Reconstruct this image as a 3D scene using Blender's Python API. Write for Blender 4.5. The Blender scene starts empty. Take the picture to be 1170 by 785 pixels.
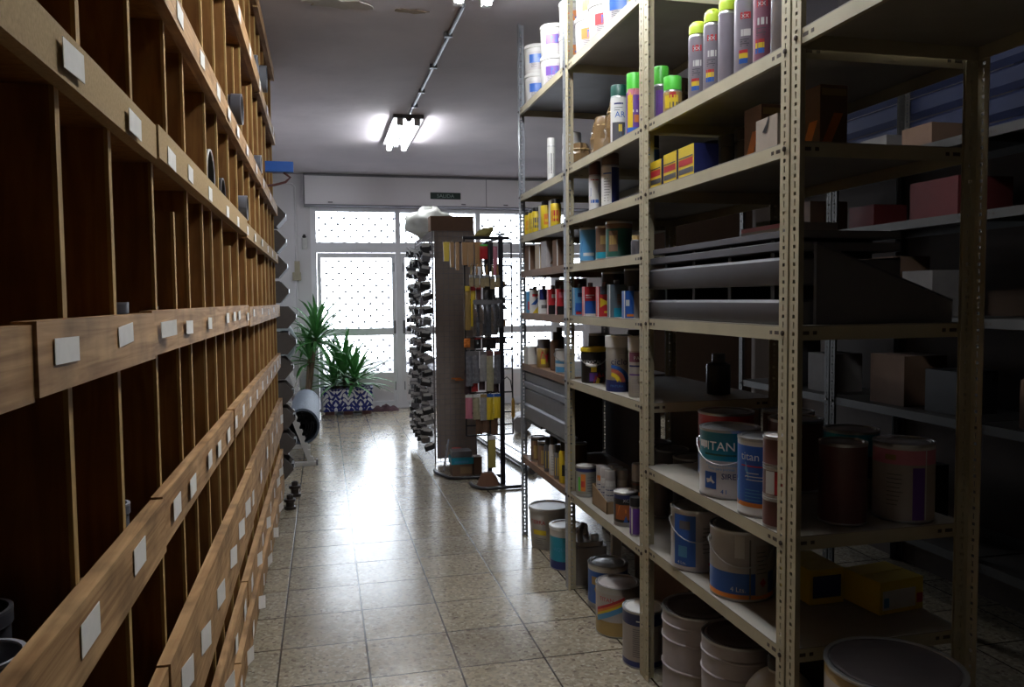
import bpy, math, random
from mathutils import Matrix, Vector
random.seed(7)
SC = bpy.context.scene
COL = SC.collection
PI = math.pi

# ------------------------------------------------------------------ camera, world, exposure
H_EYE = 1.5043
cam_data = bpy.data.cameras.new('camera')
cam = bpy.data.objects.new('camera', cam_data)
COL.objects.link(cam)
cam_data.sensor_width = 36.0
cam_data.lens = 36.0 * 909.8 / 1170
cam_data.clip_start = 0.02
cam.matrix_world = (Matrix.Translation((0, 0, H_EYE)) @ Matrix.Rotation(-0.23272, 4, 'Z')
                    @ Matrix.Rotation(PI / 2 - 0.05583, 4, 'X') @ Matrix.Rotation(-0.00987, 4, 'Z'))
SC.camera = cam

DAY = 12.0             # outdoor sky radiance
TUBE = 74.0           # fluorescent tube radiance
SC.view_settings.view_transform = 'Standard'
SC.view_settings.look = 'None'
SC.view_settings.gamma = 1.0
SC.view_settings.use_curve_mapping = False
SC.view_settings.exposure = 0.0
world = bpy.data.worlds.new('overcast_sky')
SC.world = world
world.use_nodes = True
bg = world.node_tree.nodes['Background']
bg.inputs['Color'].default_value = (0.84, 0.90, 1.0, 1)
bg.inputs['Strength'].default_value = DAY
cy_ = SC.cycles
cy_.use_denoising = True
cy_.max_bounces = 8
cy_.diffuse_bounces = 5
cy_.transparent_max_bounces = 24
cy_.caustics_reflective = False
cy_.caustics_refractive = False

# ------------------------------------------------------------------ materials
def new_mat(name):
    m = bpy.data.materials.new(name)
    m.use_nodes = True
    nt = m.node_tree
    return m, nt, nt.nodes, nt.links, nt.nodes['Principled BSDF']

MATS = {}
ALB = 0.72
def M(name, col, rough=0.5, metal=0.0, var=0.12, scale=18.0, spec=0.5, alpha=None, stretch=None, trans=0.0):
    """plain surface with a little uneven dirt in its colour"""
    if name in MATS: return MATS[name]
    m, nt, N, L, b = new_mat(name)
    tc = N.new('ShaderNodeTexCoord')
    mp = N.new('ShaderNodeMapping')
    if stretch: mp.inputs['Scale'].default_value = stretch
    L.new(tc.outputs['Object'], mp.inputs['Vector'])
    no = N.new('ShaderNodeTexNoise')
    no.inputs['Scale'].default_value = scale
    no.inputs['Detail'].default_value = 5
    L.new(mp.outputs['Vector'], no.inputs['Vector'])
    mx = N.new('ShaderNodeMix'); mx.data_type = 'RGBA'
    col = [c * ALB for c in col]
    mx.inputs['A'].default_value = (*[max(0, c * (1 - var * 1.6)) for c in col], 1)
    mx.inputs['B'].default_value = (*[min(1, c * (1 + var)) for c in col], 1)
    L.new(no.outputs['Fac'], mx.inputs['Factor'])
    L.new(mx.outputs['Result'], b.inputs['Base Color'])
    b.inputs['Roughness'].default_value = rough
    b.inputs['Metallic'].default_value = metal
    b.inputs['Specular IOR Level'].default_value = spec
    if alpha is not None: b.inputs['Alpha'].default_value = alpha
    if trans: b.inputs['Transmission Weight'].default_value = trans
    MATS[name] = m
    return m

def wood(name, a, b_, rough=0.7, along='y', dirt=0.3):
    if name in MATS: return MATS[name]
    m, nt, N, L, b = new_mat(name)
    tc = N.new('ShaderNodeTexCoord'); mp = N.new('ShaderNodeMapping')
    sc = {'y': (14, 1.2, 26), 'z': (14, 26, 1.6), 'n': (5, 5, 5)}[along]
    mp.inputs['Scale'].default_value = sc
    L.new(tc.outputs['Object'], mp.inputs['Vector'])
    n1 = N.new('ShaderNodeTexNoise'); n1.inputs['Scale'].default_value = 2.2; n1.inputs['Detail'].default_value = 9; n1.inputs['Distortion'].default_value = 1.2
    L.new(mp.outputs['Vector'], n1.inputs['Vector'])
    r = N.new('ShaderNodeValToRGB')
    r.color_ramp.elements[0].position = 0.32; r.color_ramp.elements[0].color = (*[c * .8 for c in a], 1)
    r.color_ramp.elements[1].position = 0.68; r.color_ramp.elements[1].color = (*[c * .8 for c in b_], 1)
    L.new(n1.outputs['Fac'], r.inputs['Fac'])
    n2 = N.new('ShaderNodeTexNoise'); n2.inputs['Scale'].default_value = 7; n2.inputs['Detail'].default_value = 4
    L.new(tc.outputs['Object'], n2.inputs['Vector'])
    r2 = N.new('ShaderNodeValToRGB')
    r2.color_ramp.elements[0].position = 0.30; r2.color_ramp.elements[0].color = (1 - dirt * 2, 1 - dirt * 2, 1 - dirt * 2, 1)
    r2.color_ramp.elements[1].position = 0.55; r2.color_ramp.elements[1].color = (1, 1, 1, 1)
    L.new(n2.outputs['Fac'], r2.inputs['Fac'])
    mx = N.new('ShaderNodeMix'); mx.data_type = 'RGBA'; mx.blend_type = 'MULTIPLY'; mx.inputs['Factor'].default_value = 0.8
    L.new(r.outputs['Color'], mx.inputs['A']); L.new(r2.outputs['Color'], mx.inputs['B'])
    L.new(mx.outputs['Result'], b.inputs['Base Color'])
    b.inputs['Roughness'].default_value = rough
    b.inputs['Specular IOR Level'].default_value = 0.12
    MATS[name] = m
    return m

def emis(name, col, s):
    if name in MATS: return MATS[name]
    m, nt, N, L, b = new_mat(name)
    b.inputs['Base Color'].default_value = (*col, 1)
    b.inputs['Emission Color'].default_value = (*col, 1)
    b.inputs['Emission Strength'].default_value = s
    MATS[name] = m
    return m

def floor_mat():
    m, nt, N, L, b = new_mat('terrazzo_tile')
    tc = N.new('ShaderNodeTexCoord'); mp = N.new('ShaderNodeMapping')
    mp.inputs['Location'].default_value = (0.2073 + 0.36 * 20, -3.147 + 0.36 * 20, 0)
    L.new(tc.outputs['Object'], mp.inputs['Vector'])
    br = N.new('ShaderNodeTexBrick')
    br.offset = 0.0; br.squash = 1.0
    br.inputs['Scale'].default_value = 1.0
    br.inputs['Brick Width'].default_value = 0.36
    br.inputs['Row Height'].default_value = 0.36
    br.inputs['Mortar Size'].default_value = 0.0045
    br.inputs['Mortar Smooth'].default_value = 0.2
    br.inputs['Color1'].default_value = (0.9, 0.9, 0.9, 1)
    br.inputs['Color2'].default_value = (1.08, 1.06, 1.0, 1)
    br.inputs['Mortar'].default_value = (0.13, 0.10, 0.08, 1)
    L.new(mp.outputs['Vector'], br.inputs['Vector'])
    vo = N.new('ShaderNodeTexVoronoi'); vo.inputs['Scale'].default_value = 75
    L.new(tc.outputs['Object'], vo.inputs['Vector'])
    r = N.new('ShaderNodeValToRGB')
    r.color_ramp.interpolation = 'CONSTANT'
    e = r.color_ramp.elements
    e[0].position = 0; e[0].color = (0.252, 0.211, 0.160, 1)
    e[1].position = 0.30; e[1].color = (0.306, 0.269, 0.204, 1)
    for p, c in ((0.62, (0.340, 0.292, 0.218, 1)), (0.85, (0.394, 0.360, 0.292, 1)), (0.95, (0.163, 0.129, 0.102, 1))):
        q = e.new(p); q.color = c
    sep = N.new('ShaderNodeSeparateColor')
    L.new(vo.outputs['Color'], sep.inputs['Color'])
    L.new(sep.outputs['Red'], r.inputs['Fac'])
    no = N.new('ShaderNodeTexNoise'); no.inputs['Scale'].default_value = 2.3; no.inputs['Detail'].default_value = 8
    L.new(tc.outputs['Object'], no.inputs['Vector'])
    r3 = N.new('ShaderNodeValToRGB')
    r3.color_ramp.elements[0].position = 0.3; r3.color_ramp.elements[0].color = (0.84, 0.82, 0.78, 1)
    r3.color_ramp.elements[1].position = 0.62; r3.color_ramp.elements[1].color = (1, 1, 1, 1)
    L.new(no.outputs['Fac'], r3.inputs['Fac'])
    m1 = N.new('ShaderNodeMix'); m1.data_type = 'RGBA'; m1.blend_type = 'MULTIPLY'; m1.inputs['Factor'].default_value = 1
    L.new(r.outputs['Color'], m1.inputs['A']); L.new(br.outputs['Color'], m1.inputs['B'])
    m2 = N.new('ShaderNodeMix'); m2.data_type = 'RGBA'; m2.blend_type = 'MULTIPLY'; m2.inputs['Factor'].default_value = 1
    L.new(m1.outputs['Result'], m2.inputs['A']); L.new(r3.outputs['Color'], m2.inputs['B'])
    L.new(m2.outputs['Result'], b.inputs['Base Color'])
    # worn polish
    n4 = N.new('ShaderNodeTexNoise'); n4.inputs['Scale'].default_value = 9; n4.inputs['Detail'].default_value = 6
    L.new(tc.outputs['Object'], n4.inputs['Vector'])
    mr = N.new('ShaderNodeMapRange')
    mr.inputs['From Min'].default_value = 0.3; mr.inputs['From Max'].default_value = 0.7
    mr.inputs['To Min'].default_value = 0.15; mr.inputs['To Max'].default_value = 0.27
    L.new(n4.outputs['Fac'], mr.inputs['Value'])
    L.new(mr.outputs['Result'], b.inputs['Roughness'])
    b.inputs['Specular IOR Level'].default_value = 0.55
    bp = N.new('ShaderNodeBump'); bp.inputs['Strength'].default_value = 0.25; bp.inputs['Distance'].default_value = 0.004
    L.new(br.outputs['Fac'], bp.inputs['Height']); bp.invert = True
    L.new(bp.outputs['Normal'], b.inputs['Normal'])
    return m

def ceiling_mat():
    m, nt, N, L, b = new_mat('old_plaster')
    tc = N.new('ShaderNodeTexCoord')
    no = N.new('ShaderNodeTexNoise'); no.inputs['Scale'].default_value = 1.6; no.inputs['Detail'].default_value = 8
    L.new(tc.outputs['Object'], no.inputs['Vector'])
    r = N.new('ShaderNodeValToRGB')
    r.color_ramp.elements[0].position = 0.3; r.color_ramp.elements[0].color = (0.42, 0.385, 0.415, 1)
    r.color_ramp.elements[1].position = 0.65; r.color_ramp.elements[1].color = (0.51, 0.465, 0.49, 1)
    L.new(no.outputs['Fac'], r.inputs['Fac'])
    L.new(r.outputs['Color'], b.inputs['Base Color'])
    b.inputs['Roughness'].default_value = 0.75
    n2 = N.new('ShaderNodeTexNoise'); n2.inputs['Scale'].default_value = 5
    L.new(tc.outputs['Object'], n2.inputs['Vector'])
    bp = N.new('ShaderNodeBump'); bp.inputs['Strength'].default_value = 0.15; bp.inputs['Distance'].default_value = 0.03
    L.new(n2.outputs['Fac'], bp.inputs['Height']); L.new(bp.outputs['Normal'], b.inputs['Normal'])
    return m

def glass_mat(name, tint=(1, 1, 1), gloss=0.06, rough=0.02):
    m, nt, N, L, b = new_mat(name)
    t = N.new('ShaderNodeBsdfTransparent'); t.inputs['Color'].default_value = (*tint, 1)
    g = N.new('ShaderNodeBsdfGlossy'); g.inputs['Roughness'].default_value = rough
    mx = N.new('ShaderNodeMixShader'); mx.inputs['Fac'].default_value = gloss
    L.new(t.outputs[0], mx.inputs[1]); L.new(g.outputs[0], mx.inputs[2])
    L.new(mx.outputs[0], N['Material Output'].inputs['Surface'])
    return m

def azulejo_mat():
    """white glazed tile with a mirrored blue scroll pattern"""
    m, nt, N, L, b = new_mat('blue_scroll_tile')
    tc = N.new('ShaderNodeTexCoord')
    sx = N.new('ShaderNodeSeparateXYZ'); L.new(tc.outputs['Object'], sx.inputs[0])
    def math_(op, a, b2=None, c=None):
        n = N.new('ShaderNodeMath'); n.operation = op
        for i, v in enumerate((a, b2, c)):
            if v is None: continue
            if isinstance(v, (int, float)): n.inputs[i].default_value = v
            else: L.new(v, n.inputs[i])
        return n.outputs[0]
    u = math_('PINGPONG', math_('ADD', sx.outputs['X'], 4.0), 0.16)
    v = sx.outputs['Z']
    w1 = math_('SINE', math_('ADD', math_('MULTIPLY', u, 48), math_('MULTIPLY', math_('SINE', math_('MULTIPLY', v, 30)), 2.2)))
    w2 = math_('SINE', math_('ADD', math_('MULTIPLY', v, 52), math_('MULTIPLY', math_('SINE', math_('MULTIPLY', u, 42)), 2.4)))
    p = math_('MULTIPLY', w1, w2)
    blue = math_('GREATER_THAN', p, -0.08)
    edge = math_('LESS_THAN', v, 0.035)
    f = math_('MAXIMUM', blue, edge)
    mx = N.new('ShaderNodeMix'); mx.data_type = 'RGBA'
    mx.inputs['A'].default_value = (0.72, 0.74, 0.80, 1)
    mx.inputs['B'].default_value = (0.02, 0.03, 0.20, 1)
    L.new(f, mx.inputs['Factor']); L.new(mx.outputs['Result'], b.inputs['Base Color'])
    b.inputs['Roughness'].default_value = 0.15
    return m

FLOOR = floor_mat(); CEIL = ceiling_mat(); GLASS = glass_mat('window_glass', (0.97, 0.98, 0.98))
CELLO = glass_mat('clear_packaging', (0.86, 0.88, 0.90), 0.22, 0.12)
PLASTIC_BAG = glass_mat('milky_bag_film', (0.72, 0.75, 0.72), 0.3, 0.4)
WALL = M('grey_white_wall', (0.95, 0.92, 0.95), 0.7, var=0.06, scale=2)
TUBW = M('tub_white', (0.62, 0.60, 0.57), 0.45, var=0.04)
DARKWALL = M('light_absorbing_wall', (0.10, 0.075, 0.06), 0.8, var=0.2, scale=3)  # wall colour darkened to cut bounced light on the right
ALU = M('white_painted_aluminium', (1.12, 1.12, 1.18), 0.4, var=0.04, scale=3)
BOXW = M('off_white_shutter_box', (1.12, 1.08, 1.12), 0.4, var=0.05, scale=2)
PAVE = M('pavement', (0.16, 0.155, 0.165), 0.9)
RAILW = wood('raw_pine_rail', (0.36, 0.19, 0.08), (0.66, 0.40, 0.19), 0.65, 'y', 0.28)
EDGEW = wood('plywood_edge', (0.42, 0.25, 0.08), (0.62, 0.40, 0.15), 0.7, 'z', 0.12)
SIDEW = wood('varnished_plywood', (0.25, 0.108, 0.034), (0.40, 0.195, 0.062), 0.55, 'z', 0.12)
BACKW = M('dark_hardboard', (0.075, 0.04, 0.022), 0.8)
CHIP = M('particle_board', (0.58, 0.40, 0.20), 0.85, var=0.25, scale=180, spec=.1)
PAPER = M('sticker_paper', (1.1, 1.05, 0.98), 0.8, var=0.08, scale=40, spec=.15)
CREAM = M('cream_enamel_steel', (0.55, 0.48, 0.32), 0.5, var=0.12, scale=9)
GALV = M('galvanised_steel', (0.42, 0.44, 0.48), 0.38, 0.55, var=0.12, scale=12)
SHELFM = M('shelf_enamel', (0.55, 0.485, 0.33), 0.55, var=0.18, scale=6)
SHELFG = M('shelf_galvanised', (0.30, 0.31, 0.33), 0.45, 0.3, var=0.2, scale=6)
SHELFD = M('dimmed_rack_enamel', (0.065, 0.06, 0.055), 0.5)  # rear racks' dimness is put into this colour
RUSTB = M('brown_shelf_board', (0.27, 0.15, 0.085), 0.6, var=0.25, scale=8)
STEEL = M('bare_tin', (0.55, 0.55, 0.56), 0.28, 0.9, var=0.06)
BOLT = M('dark_bolt', (0.10, 0.08, 0.07), 0.4, 0.6)
WHITE = M('white_plastic', (0.78, 0.77, 0.74), 0.4, var=0.04)
WHITEP = M('white_print', (0.75, 0.74, 0.72), 0.45, var=0.04)
GREYP = M('grey_plastic', (0.17, 0.16, 0.17), 0.5, var=0.08)
DGREY = M('slate_plastic', (0.095, 0.093, 0.108), 0.42, var=0.08)
BLACK = M('black_plastic', (0.018, 0.018, 0.02), 0.4)
BLACKM = M('black_steel', (0.016, 0.015, 0.022), 0.3)
BLUE = M('blue_ink', (0.03, 0.13, 0.50), 0.35, var=0.06)
LBLUE = M('light_blue_ink', (0.10, 0.34, 0.62), 0.35, var=0.06)
NAVY = M('navy_ink', (0.025, 0.035, 0.16), 0.35)
TEAL = M('teal_ink', (0.015, 0.31, 0.44), 0.35)
DGREEN = M('dark_green', (0.015, 0.10, 0.075), 0.4)
GREEN = M('bright_green_cap', (0.10, 0.62, 0.06), 0.35, var=0.04)
LIME = M('lime_cap', (0.60, 0.78, 0.06), 0.4, var=0.04)
YELLOW = M('yellow_ink', (0.80, 0.58, 0.03), 0.4, var=0.05)
ORANGE = M('orange_ink', (0.80, 0.24, 0.04), 0.4)
RED = M('red_ink', (0.58, 0.03, 0.04), 0.4)
PINK = M('pink_ink', (0.75, 0.25, 0.34), 0.45)
MAROON = M('maroon_metal', (0.16, 0.06, 0.055), 0.4)
PURPLE = M('purple_ink', (0.15, 0.05, 0.33), 0.4)
MAUVE = M('grey_mauve_paint', (0.46, 0.41, 0.43), 0.45)
GOLD = M('ochre_ink', (0.42, 0.28, 0.10), 0.4)
CARD = M('corrugated_card', (0.36, 0.23, 0.12), 0.8, var=0.1)
CARDD = M('brown_carton', (0.21, 0.12, 0.075), 0.8, var=0.1)
CARDG = M('grey_brown_card', (0.42, 0.35, 0.32), 0.85, var=0.1)
BEIGE = M('beige_bristle', (0.40, 0.31, 0.17), 0.8, var=0.2, scale=60)
HANDLE = M('varnished_handle', (0.48, 0.27, 0.11), 0.4)
LEAF = M('yucca_leaf', (0.09, 0.33, 0.08), 0.4, var=0.35, scale=5)
TRUNK = M('yucca_trunk', (0.20, 0.14, 0.09), 0.9)
SOIL = M('soil', (0.05, 0.035, 0.025), 0.95)
AZUL = azulejo_mat()
MESHROLL = M('blue_grey_fabric', (0.15, 0.19, 0.25), 0.7, var=0.55, scale=70)
WIRE = M('zinc_wire', (0.36, 0.34, 0.36), 0.35, 0.7)
SILVER = M('silver_pack', (0.55, 0.55, 0.58), 0.25, 0.6, var=0.3, scale=60)
PVC = M('grey_pvc', (0.20, 0.205, 0.23), 0.4)
PVCL = M('pale_pvc_rim', (0.50, 0.50, 0.54), 0.45)
SIGN = M('sign_green', (0.018, 0.045, 0.035), 0.4)
TUBEM = emis('lit_tube', (0.93, 0.97, 1.0), TUBE)
BLUEC = M('dimmed_blue_sheet', (0.006, 0.013, 0.06), 0.7)  # shutter blue darkened, the dimness of the rear put into the colour
CAST = M('brown_cast_iron', (0.06, 0.045, 0.04), 0.5, 0.3)

# ------------------------------------------------------------------ mesh building
class MB:
    def __init__(s): s.v = []; s.f = []; s.m = []
    def add(s, vs, fs, mi=0):
        o = len(s.v); s.v += [tuple(p) for p in vs]
        for i, f in enumerate(fs):
            s.f.append([o + k for k in f]); s.m.append(mi[i] if isinstance(mi, list) else mi)
        return s
    def box(s, x0, x1, y0, y1, z0, z1, mi=0):
        v = [(x, y, z) for x in (x0, x1) for y in (y0, y1) for z in (z0, z1)]
        return s.add(v, [(0, 1, 3, 2), (4, 6, 7, 5), (0, 4, 5, 1), (2, 3, 7, 6), (0, 2, 6, 4), (1, 5, 7, 3)], mi)
    def rbox(s, x0, x1, y0, y1, z0, z1, r, mi=0, seg=3):
        """upright box with rounded vertical edges"""
        pts = []
        for cx, cy, a0 in ((x1 - r, y1 - r, 0), (x0 + r, y1 - r, 90), (x0 + r, y0 + r, 180), (x1 - r, y0 + r, 270)):
            for k in range(seg + 1):
                a = math.radians(a0 + 90 * k / seg); pts.append((cx + r * math.cos(a), cy + r * math.sin(a)))
        return s.prism(pts, z0, z1, mi)
    def prism(s, pts, z0, z1, mi=0, fn=None):
        n = len(pts); fn = fn or (lambda a, b, c: (a, b, c))
        v = [fn(x, y, z0) for x, y in pts] + [fn(x, y, z1) for x, y in pts]
        f = [[i, (i + 1) % n, n + (i + 1) % n, n + i] for i in range(n)] + [list(range(n))[::-1], list(range(n, 2 * n))]
        return s.add(v, f, mi)
    def lathe(s, prof, seg=24, mi=0, c=(0, 0, 0), cap=True, sq=1.0):
        """prof: (r, z) list bottom to top; mi int or list per ring"""
        n = len(prof); v = []; f = []; ml = []
        for r, z in prof:
            for k in range(seg):
                a = 2 * PI * k / seg; v.append((c[0] + r * math.cos(a), c[1] + r * sq * math.sin(a), c[2] + z))
        for i in range(n - 1):
            for k in range(seg):
                k2 = (k + 1) % seg
                f.append([i * seg + k, i * seg + k2, (i + 1) * seg + k2, (i + 1) * seg + k])
                ml.append(mi[i] if isinstance(mi, list) else mi)
        if cap:
            f.append(list(range(seg))[::-1]); ml.append(mi[0] if isinstance(mi, list) else mi)
            f.append([(n - 1) * seg + k for k in range(seg)]); ml.append(mi[-1] if isinstance(mi, list) else mi)
        return s.add(v, f, ml)
    def tube(s, pts, r, seg=8, mi=0, cap=True):
        pts = [Vector(p) for p in pts]; n = len(pts); v = []; f = []
        rr = r if isinstance(r, list) else [r] * n
        up = None
        for i, p in enumerate(pts):
            d = (pts[min(i + 1, n - 1)] - pts[max(i - 1, 0)]).normalized()
            if up is None:
                up = Vector((0, 0, 1)) if abs(d.z) < 0.9 else Vector((1, 0, 0))
            a = d.cross(up).normalized(); b = a.cross(d).normalized(); up = b
            for k in range(seg):
                t = 2 * PI * k / seg; v.append(p + rr[i] * (math.cos(t) * a + math.sin(t) * b))
        for i in range(n - 1):
            for k in range(seg):
                k2 = (k + 1) % seg
                f.append([i * seg + k, i * seg + k2, (i + 1) * seg + k2, (i + 1) * seg + k])
        if cap: f.append(list(range(seg))[::-1]); f.append([(n - 1) * seg + k for k in range(seg)])
        return s.add(v, f, mi)
    def build(s, name, mats, parent=None, loc=None, rz=0.0, sharp=38):
        me = bpy.data.meshes.new(name)
        me.from_pydata(s.v, [], s.f)
        mats = mats if isinstance(mats, (list, tuple)) else [mats]
        for m in mats: me.materials.append(m)
        me.polygons.foreach_set('material_index', s.m)
        me.polygons.foreach_set('use_smooth', [True] * len(s.f))
        me.update()
        me.set_sharp_from_angle(angle=math.radians(sharp))
        o = bpy.data.objects.new(name, me); COL.objects.link(o)
        if parent: o.parent = parent
        if loc: o.location = loc
        if rz: o.rotation_euler = (0, 0, rz)
        return o

def tag(o, label, cat, group=None, kind=None):
    o['label'] = label; o['category'] = cat
    if group: o['group'] = group
    if kind: o['kind'] = kind
    return o

def thing(name, label, cat, loc, rz=0.0, group=None):
    o = bpy.data.objects.new(name, None); COL.objects.link(o)
    o.location = loc; o.rotation_euler = (0, 0, rz); o.empty_display_size = 0.05
    return tag(o, label, cat, group)

def struct(o): o['kind'] = 'structure'; return o

def dup(root, loc, rz=None, label=None):
    r = root.copy(); COL.objects.link(r); r.location = loc
    if rz is not None: r.rotation_euler = (0, 0, rz)
    if label: r['label'] = label
    for ch in list(root.children):
        c = ch.copy(); COL.objects.link(c); c.parent = r
        for g in list(ch.children):
            d = g.copy(); COL.objects.link(d); d.parent = c
    return r

_tc = {}
def text_tris(s):
    """outline letters of the built-in font as triangles, cap height about 0.72 of the size, left edge at 0"""
    if s in _tc: return _tc[s]
    cu = bpy.data.curves.new('lettering', 'FONT'); cu.body = s; cu.size = 1; cu.resolution_u = 2
    ob = bpy.data.objects.new('lettering', cu)
    me = bpy.data.meshes.new_from_object(ob)
    v = [(p.co.x, p.co.y) for p in me.vertices]; f = [list(p.vertices) for p in me.polygons]
    bpy.data.objects.remove(ob); bpy.data.curves.remove(cu); bpy.data.meshes.remove(me)
    _tc[s] = (v, f)
    return _tc[s]

def decor(mb, fn, items, slot):
    """flat print laid on a surface: fn(u, v, lift) -> point; slot(material) -> index"""
    for it in items:
        k = it[0]
        if k == 'rect':
            _, u0, u1, v0, v1, m = it[:6]; lift = it[6] if len(it) > 6 else 0.0006
            n = max(1, int(abs(u1 - u0) / 0.012))
            vs = []
            for i in range(n + 1):
                u = u0 + (u1 - u0) * i / n; vs += [fn(u, v0, lift), fn(u, v1, lift)]
            mb.add(vs, [(2 * i, 2 * i + 2, 2 * i + 3, 2 * i + 1) for i in range(n)], slot(m))
        elif k == 'poly':
            _, pts, m = it[:3]; lift = it[3] if len(it) > 3 else 0.0012
            mb.add([fn(u, v, lift) for u, v in pts], [list(range(len(pts)))], slot(m))
        elif k == 'strip':       # two edges, bottom and top
            _, lo, hi, m = it[:4]; lift = it[4] if len(it) > 4 else 0.0012
            n = len(lo); vs = [fn(*p, lift) for p in lo] + [fn(*p, lift) for p in hi]
            mb.add(vs, [(i, i + 1, n + i + 1, n + i) for i in range(n - 1)], slot(m))
        elif k == 'text':
            _, s, u, v, size, m = it[:6]; sx = it[6] if len(it) > 6 else 1.0
            vs, fs = text_tris(s)
            if not vs: continue
            w = max(p[0] for p in vs)
            mb.add([fn(u + (p[0] - w / 2) * size * sx, v + p[1] * size, 0.0018) for p in vs], fs, slot(m))

class Slots:
    def __init__(s, *m): s.l = list(m)
    def __call__(s, m):
        if m not in s.l: s.l.append(m)
        return s.l.index(m)

def tocam(x, y, off=0.0): return math.atan2(-y, -x) + off

# ------------------------------------------------------------------ structure
Y_BACK = 11.15
Z_C = 3.2
X_L, X_R, Y_F = -0.78, 5.5, -2.6
struct(MB().box(X_L - .1, X_R + .1, Y_F - .1, Y_BACK + .25, -.1, 0).build('floor', FLOOR))
struct(MB().box(X_L - .1, X_R + .1, Y_F - .1, Y_BACK + .25, Z_C, Z_C + .12).build('ceiling', CEIL))
struct(MB().box(X_L - .1, X_L, Y_F, Y_BACK, 0, Z_C).build('wall_left', WALL))
struct(MB().box(X_R, X_R + .1, Y_F, Y_BACK, 0, Z_C).build('wall_right', DARKWALL))
struct(MB().box(X_L - .1, X_R + .1, Y_F - .1, Y_F, 0, Z_C).build('wall_front', DARKWALL))
X_OPEN0, X_OPEN1, Z_OPEN = -0.14, 3.82, 2.79
b = MB(); b.box(X_L, X_OPEN0, Y_BACK, Y_BACK + .2, 0, Z_C); b.box(X_OPEN1, X_R, Y_BACK, Y_BACK + .2, 0, Z_C)
b.box(X_OPEN0, X_OPEN1, Y_BACK, Y_BACK + .2, Z_OPEN, Z_C)
struct(b.build('wall_back', WALL))
struct(MB().box(-8, 14, Y_BACK + .25, 21, -.12, -.02).build('ground_outside', PAVE))

# glazing: transom lights over doors and fixed lights, four columns
cols = [(-0.065, 1.0), (1.068, 2.13), (2.2, 3.27), (3.34, 3.75)]
verts_x = [(-0.14, -0.065), (1.0, 1.068), (2.13, 2.2), (3.27, 3.34), (3.75, 3.82)]
y0, y1 = Y_BACK + .01, Y_BACK + .07
b = MB()
b.box(X_OPEN0, X_OPEN1, y0 - .02, y1 + .02, 0, .02)
for a, c in verts_x: b.box(a, c, y0 - .01, y1 + .01, 0, Z_OPEN)
for a, c in cols: b.box(a, c, y0, y1, 2.16, 2.285); b.box(a, c, y0, y1, 2.73, Z_OPEN)
struct(b.build('trim_1', ALU))
for i, (a, c) in enumerate(cols):
    o = struct(MB().box(a, c, y0 + .025, y0 + .031, 2.285, 2.73).build('window_%d' % (i + 1), GLASS))
    f = MB()
    for zz in (2.285, 2.715): f.box(a, c, y0 + .01, y0 + .05, zz, zz + .015)
    f.build('window_frame', ALU, o)
for i, (a, c) in enumerate(cols):
    f = MB(); s = 0.055 if i < 2 else 0.03
    f.box(a + .004, a + s, y0, y1, .02, 2.155); f.box(c - s, c - .004, y0, y1, .02, 2.155)
    for z0, z1 in ((.02, .10), (.43, .50), (1.02, 1.12), (2.09, 2.155)): f.box(a + s, c - s, y0, y1, z0, z1)
    d = struct(f.build('door_%d' % (i + 1), ALU))
    MB().box(a + s, c - s, y0 + .02, y0 + .04, .10, .43).build('kick_panel', BOXW, d)
    for z0, z1 in ((.50, 1.02), (1.12, 2.09)): MB().box(a + s, c - s, y0 + .027, y0 + .033, z0, z1).build('glass_pane', GLASS, d)
    if i < 2:
        hx = c - .03 if i == 0 else a + .03
        MB().box(hx - .013, hx + .013, y0 - .04, y0, 1.04, 1.22).build('door_handle', GREYP, d)
        for hz in (.25, 1.9): MB().tube([(hx, y0 - .006, hz), (hx, y0 - .006, hz + .12)], .008).build('hinge', GALV, d)
# roller shutter housing over the glazing
b = MB(); b.box(-.2, 3.9, Y_BACK - .17, Y_BACK, 2.79, 3.165)
b.box(-.215, 3.91, Y_BACK - .18, Y_BACK, 3.165, 3.19, 1); b.box(-.215, 3.91, Y_BACK - .18, Y_BACK, 2.775, 2.79, 1)
b.box(-.215, -.2, Y_BACK - .18, Y_BACK, 2.79, 3.165, 1)
for xx in (2.25, 3.5): b.box(xx, xx + .008, Y_BACK - .173, Y_BACK - .17, 2.79, 3.165, 1)
for xx in (0.1, 1.9, 2.5): b.box(xx, xx + .06, Y_BACK - .185, Y_BACK - .17, 2.81, 2.825, 1)
struct(b.build('trim_2', [BOXW, M('grey_trim', (.25, .24, .27), .5)]))
# conduits along the wall and the ceiling
struct(MB().tube([(-.75, Y_BACK - .015, 3.07), (-.37, Y_BACK - .015, 3.07), (-.33, Y_BACK - .015, 3.03), (-.33, Y_BACK - .015, .1)], .014, 8).build('trim_3', WALL))
b = MB().tube([(.825, 4.6, Z_C - .013), (.805, 7.3, Z_C - .013)], .012, 8)
for yy in (5.1, 5.8, 6.5, 7.0): b.box(.79, .84, yy, yy + .03, Z_C - .03, Z_C)
struct(b.build('trim_4', GALV))
t = thing('switch_box', 'cream electric switch box on the wall beside the window', 'switch', (-.33, Y_BACK - .03, 1.78))
MB().box(-.055, .055, -.022, .0, 0, .11).build('back_box', M('cream_plastic', (.55, .48, .34), .5), t)
MB().box(-.025, .045, -.032, -.022, .11, .26).build('switch_plate', M('cream_plastic', (.55, .48, .34), .5), t)
t = thing('wall_dispenser', 'small white device with dark top fixed on the wall beside the shutter box', 'device', (-.22, Y_BACK - .03, 2.2))
MB().rbox(-.035, .035, -.02, .03, 0, .15, .012).build('body', WHITE, t)
MB().lathe([(.02, 0), (.028, .02), (.012, .05)], 12, 0, (0, 0, .15)).build('sensor', BLACK, t)

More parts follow.
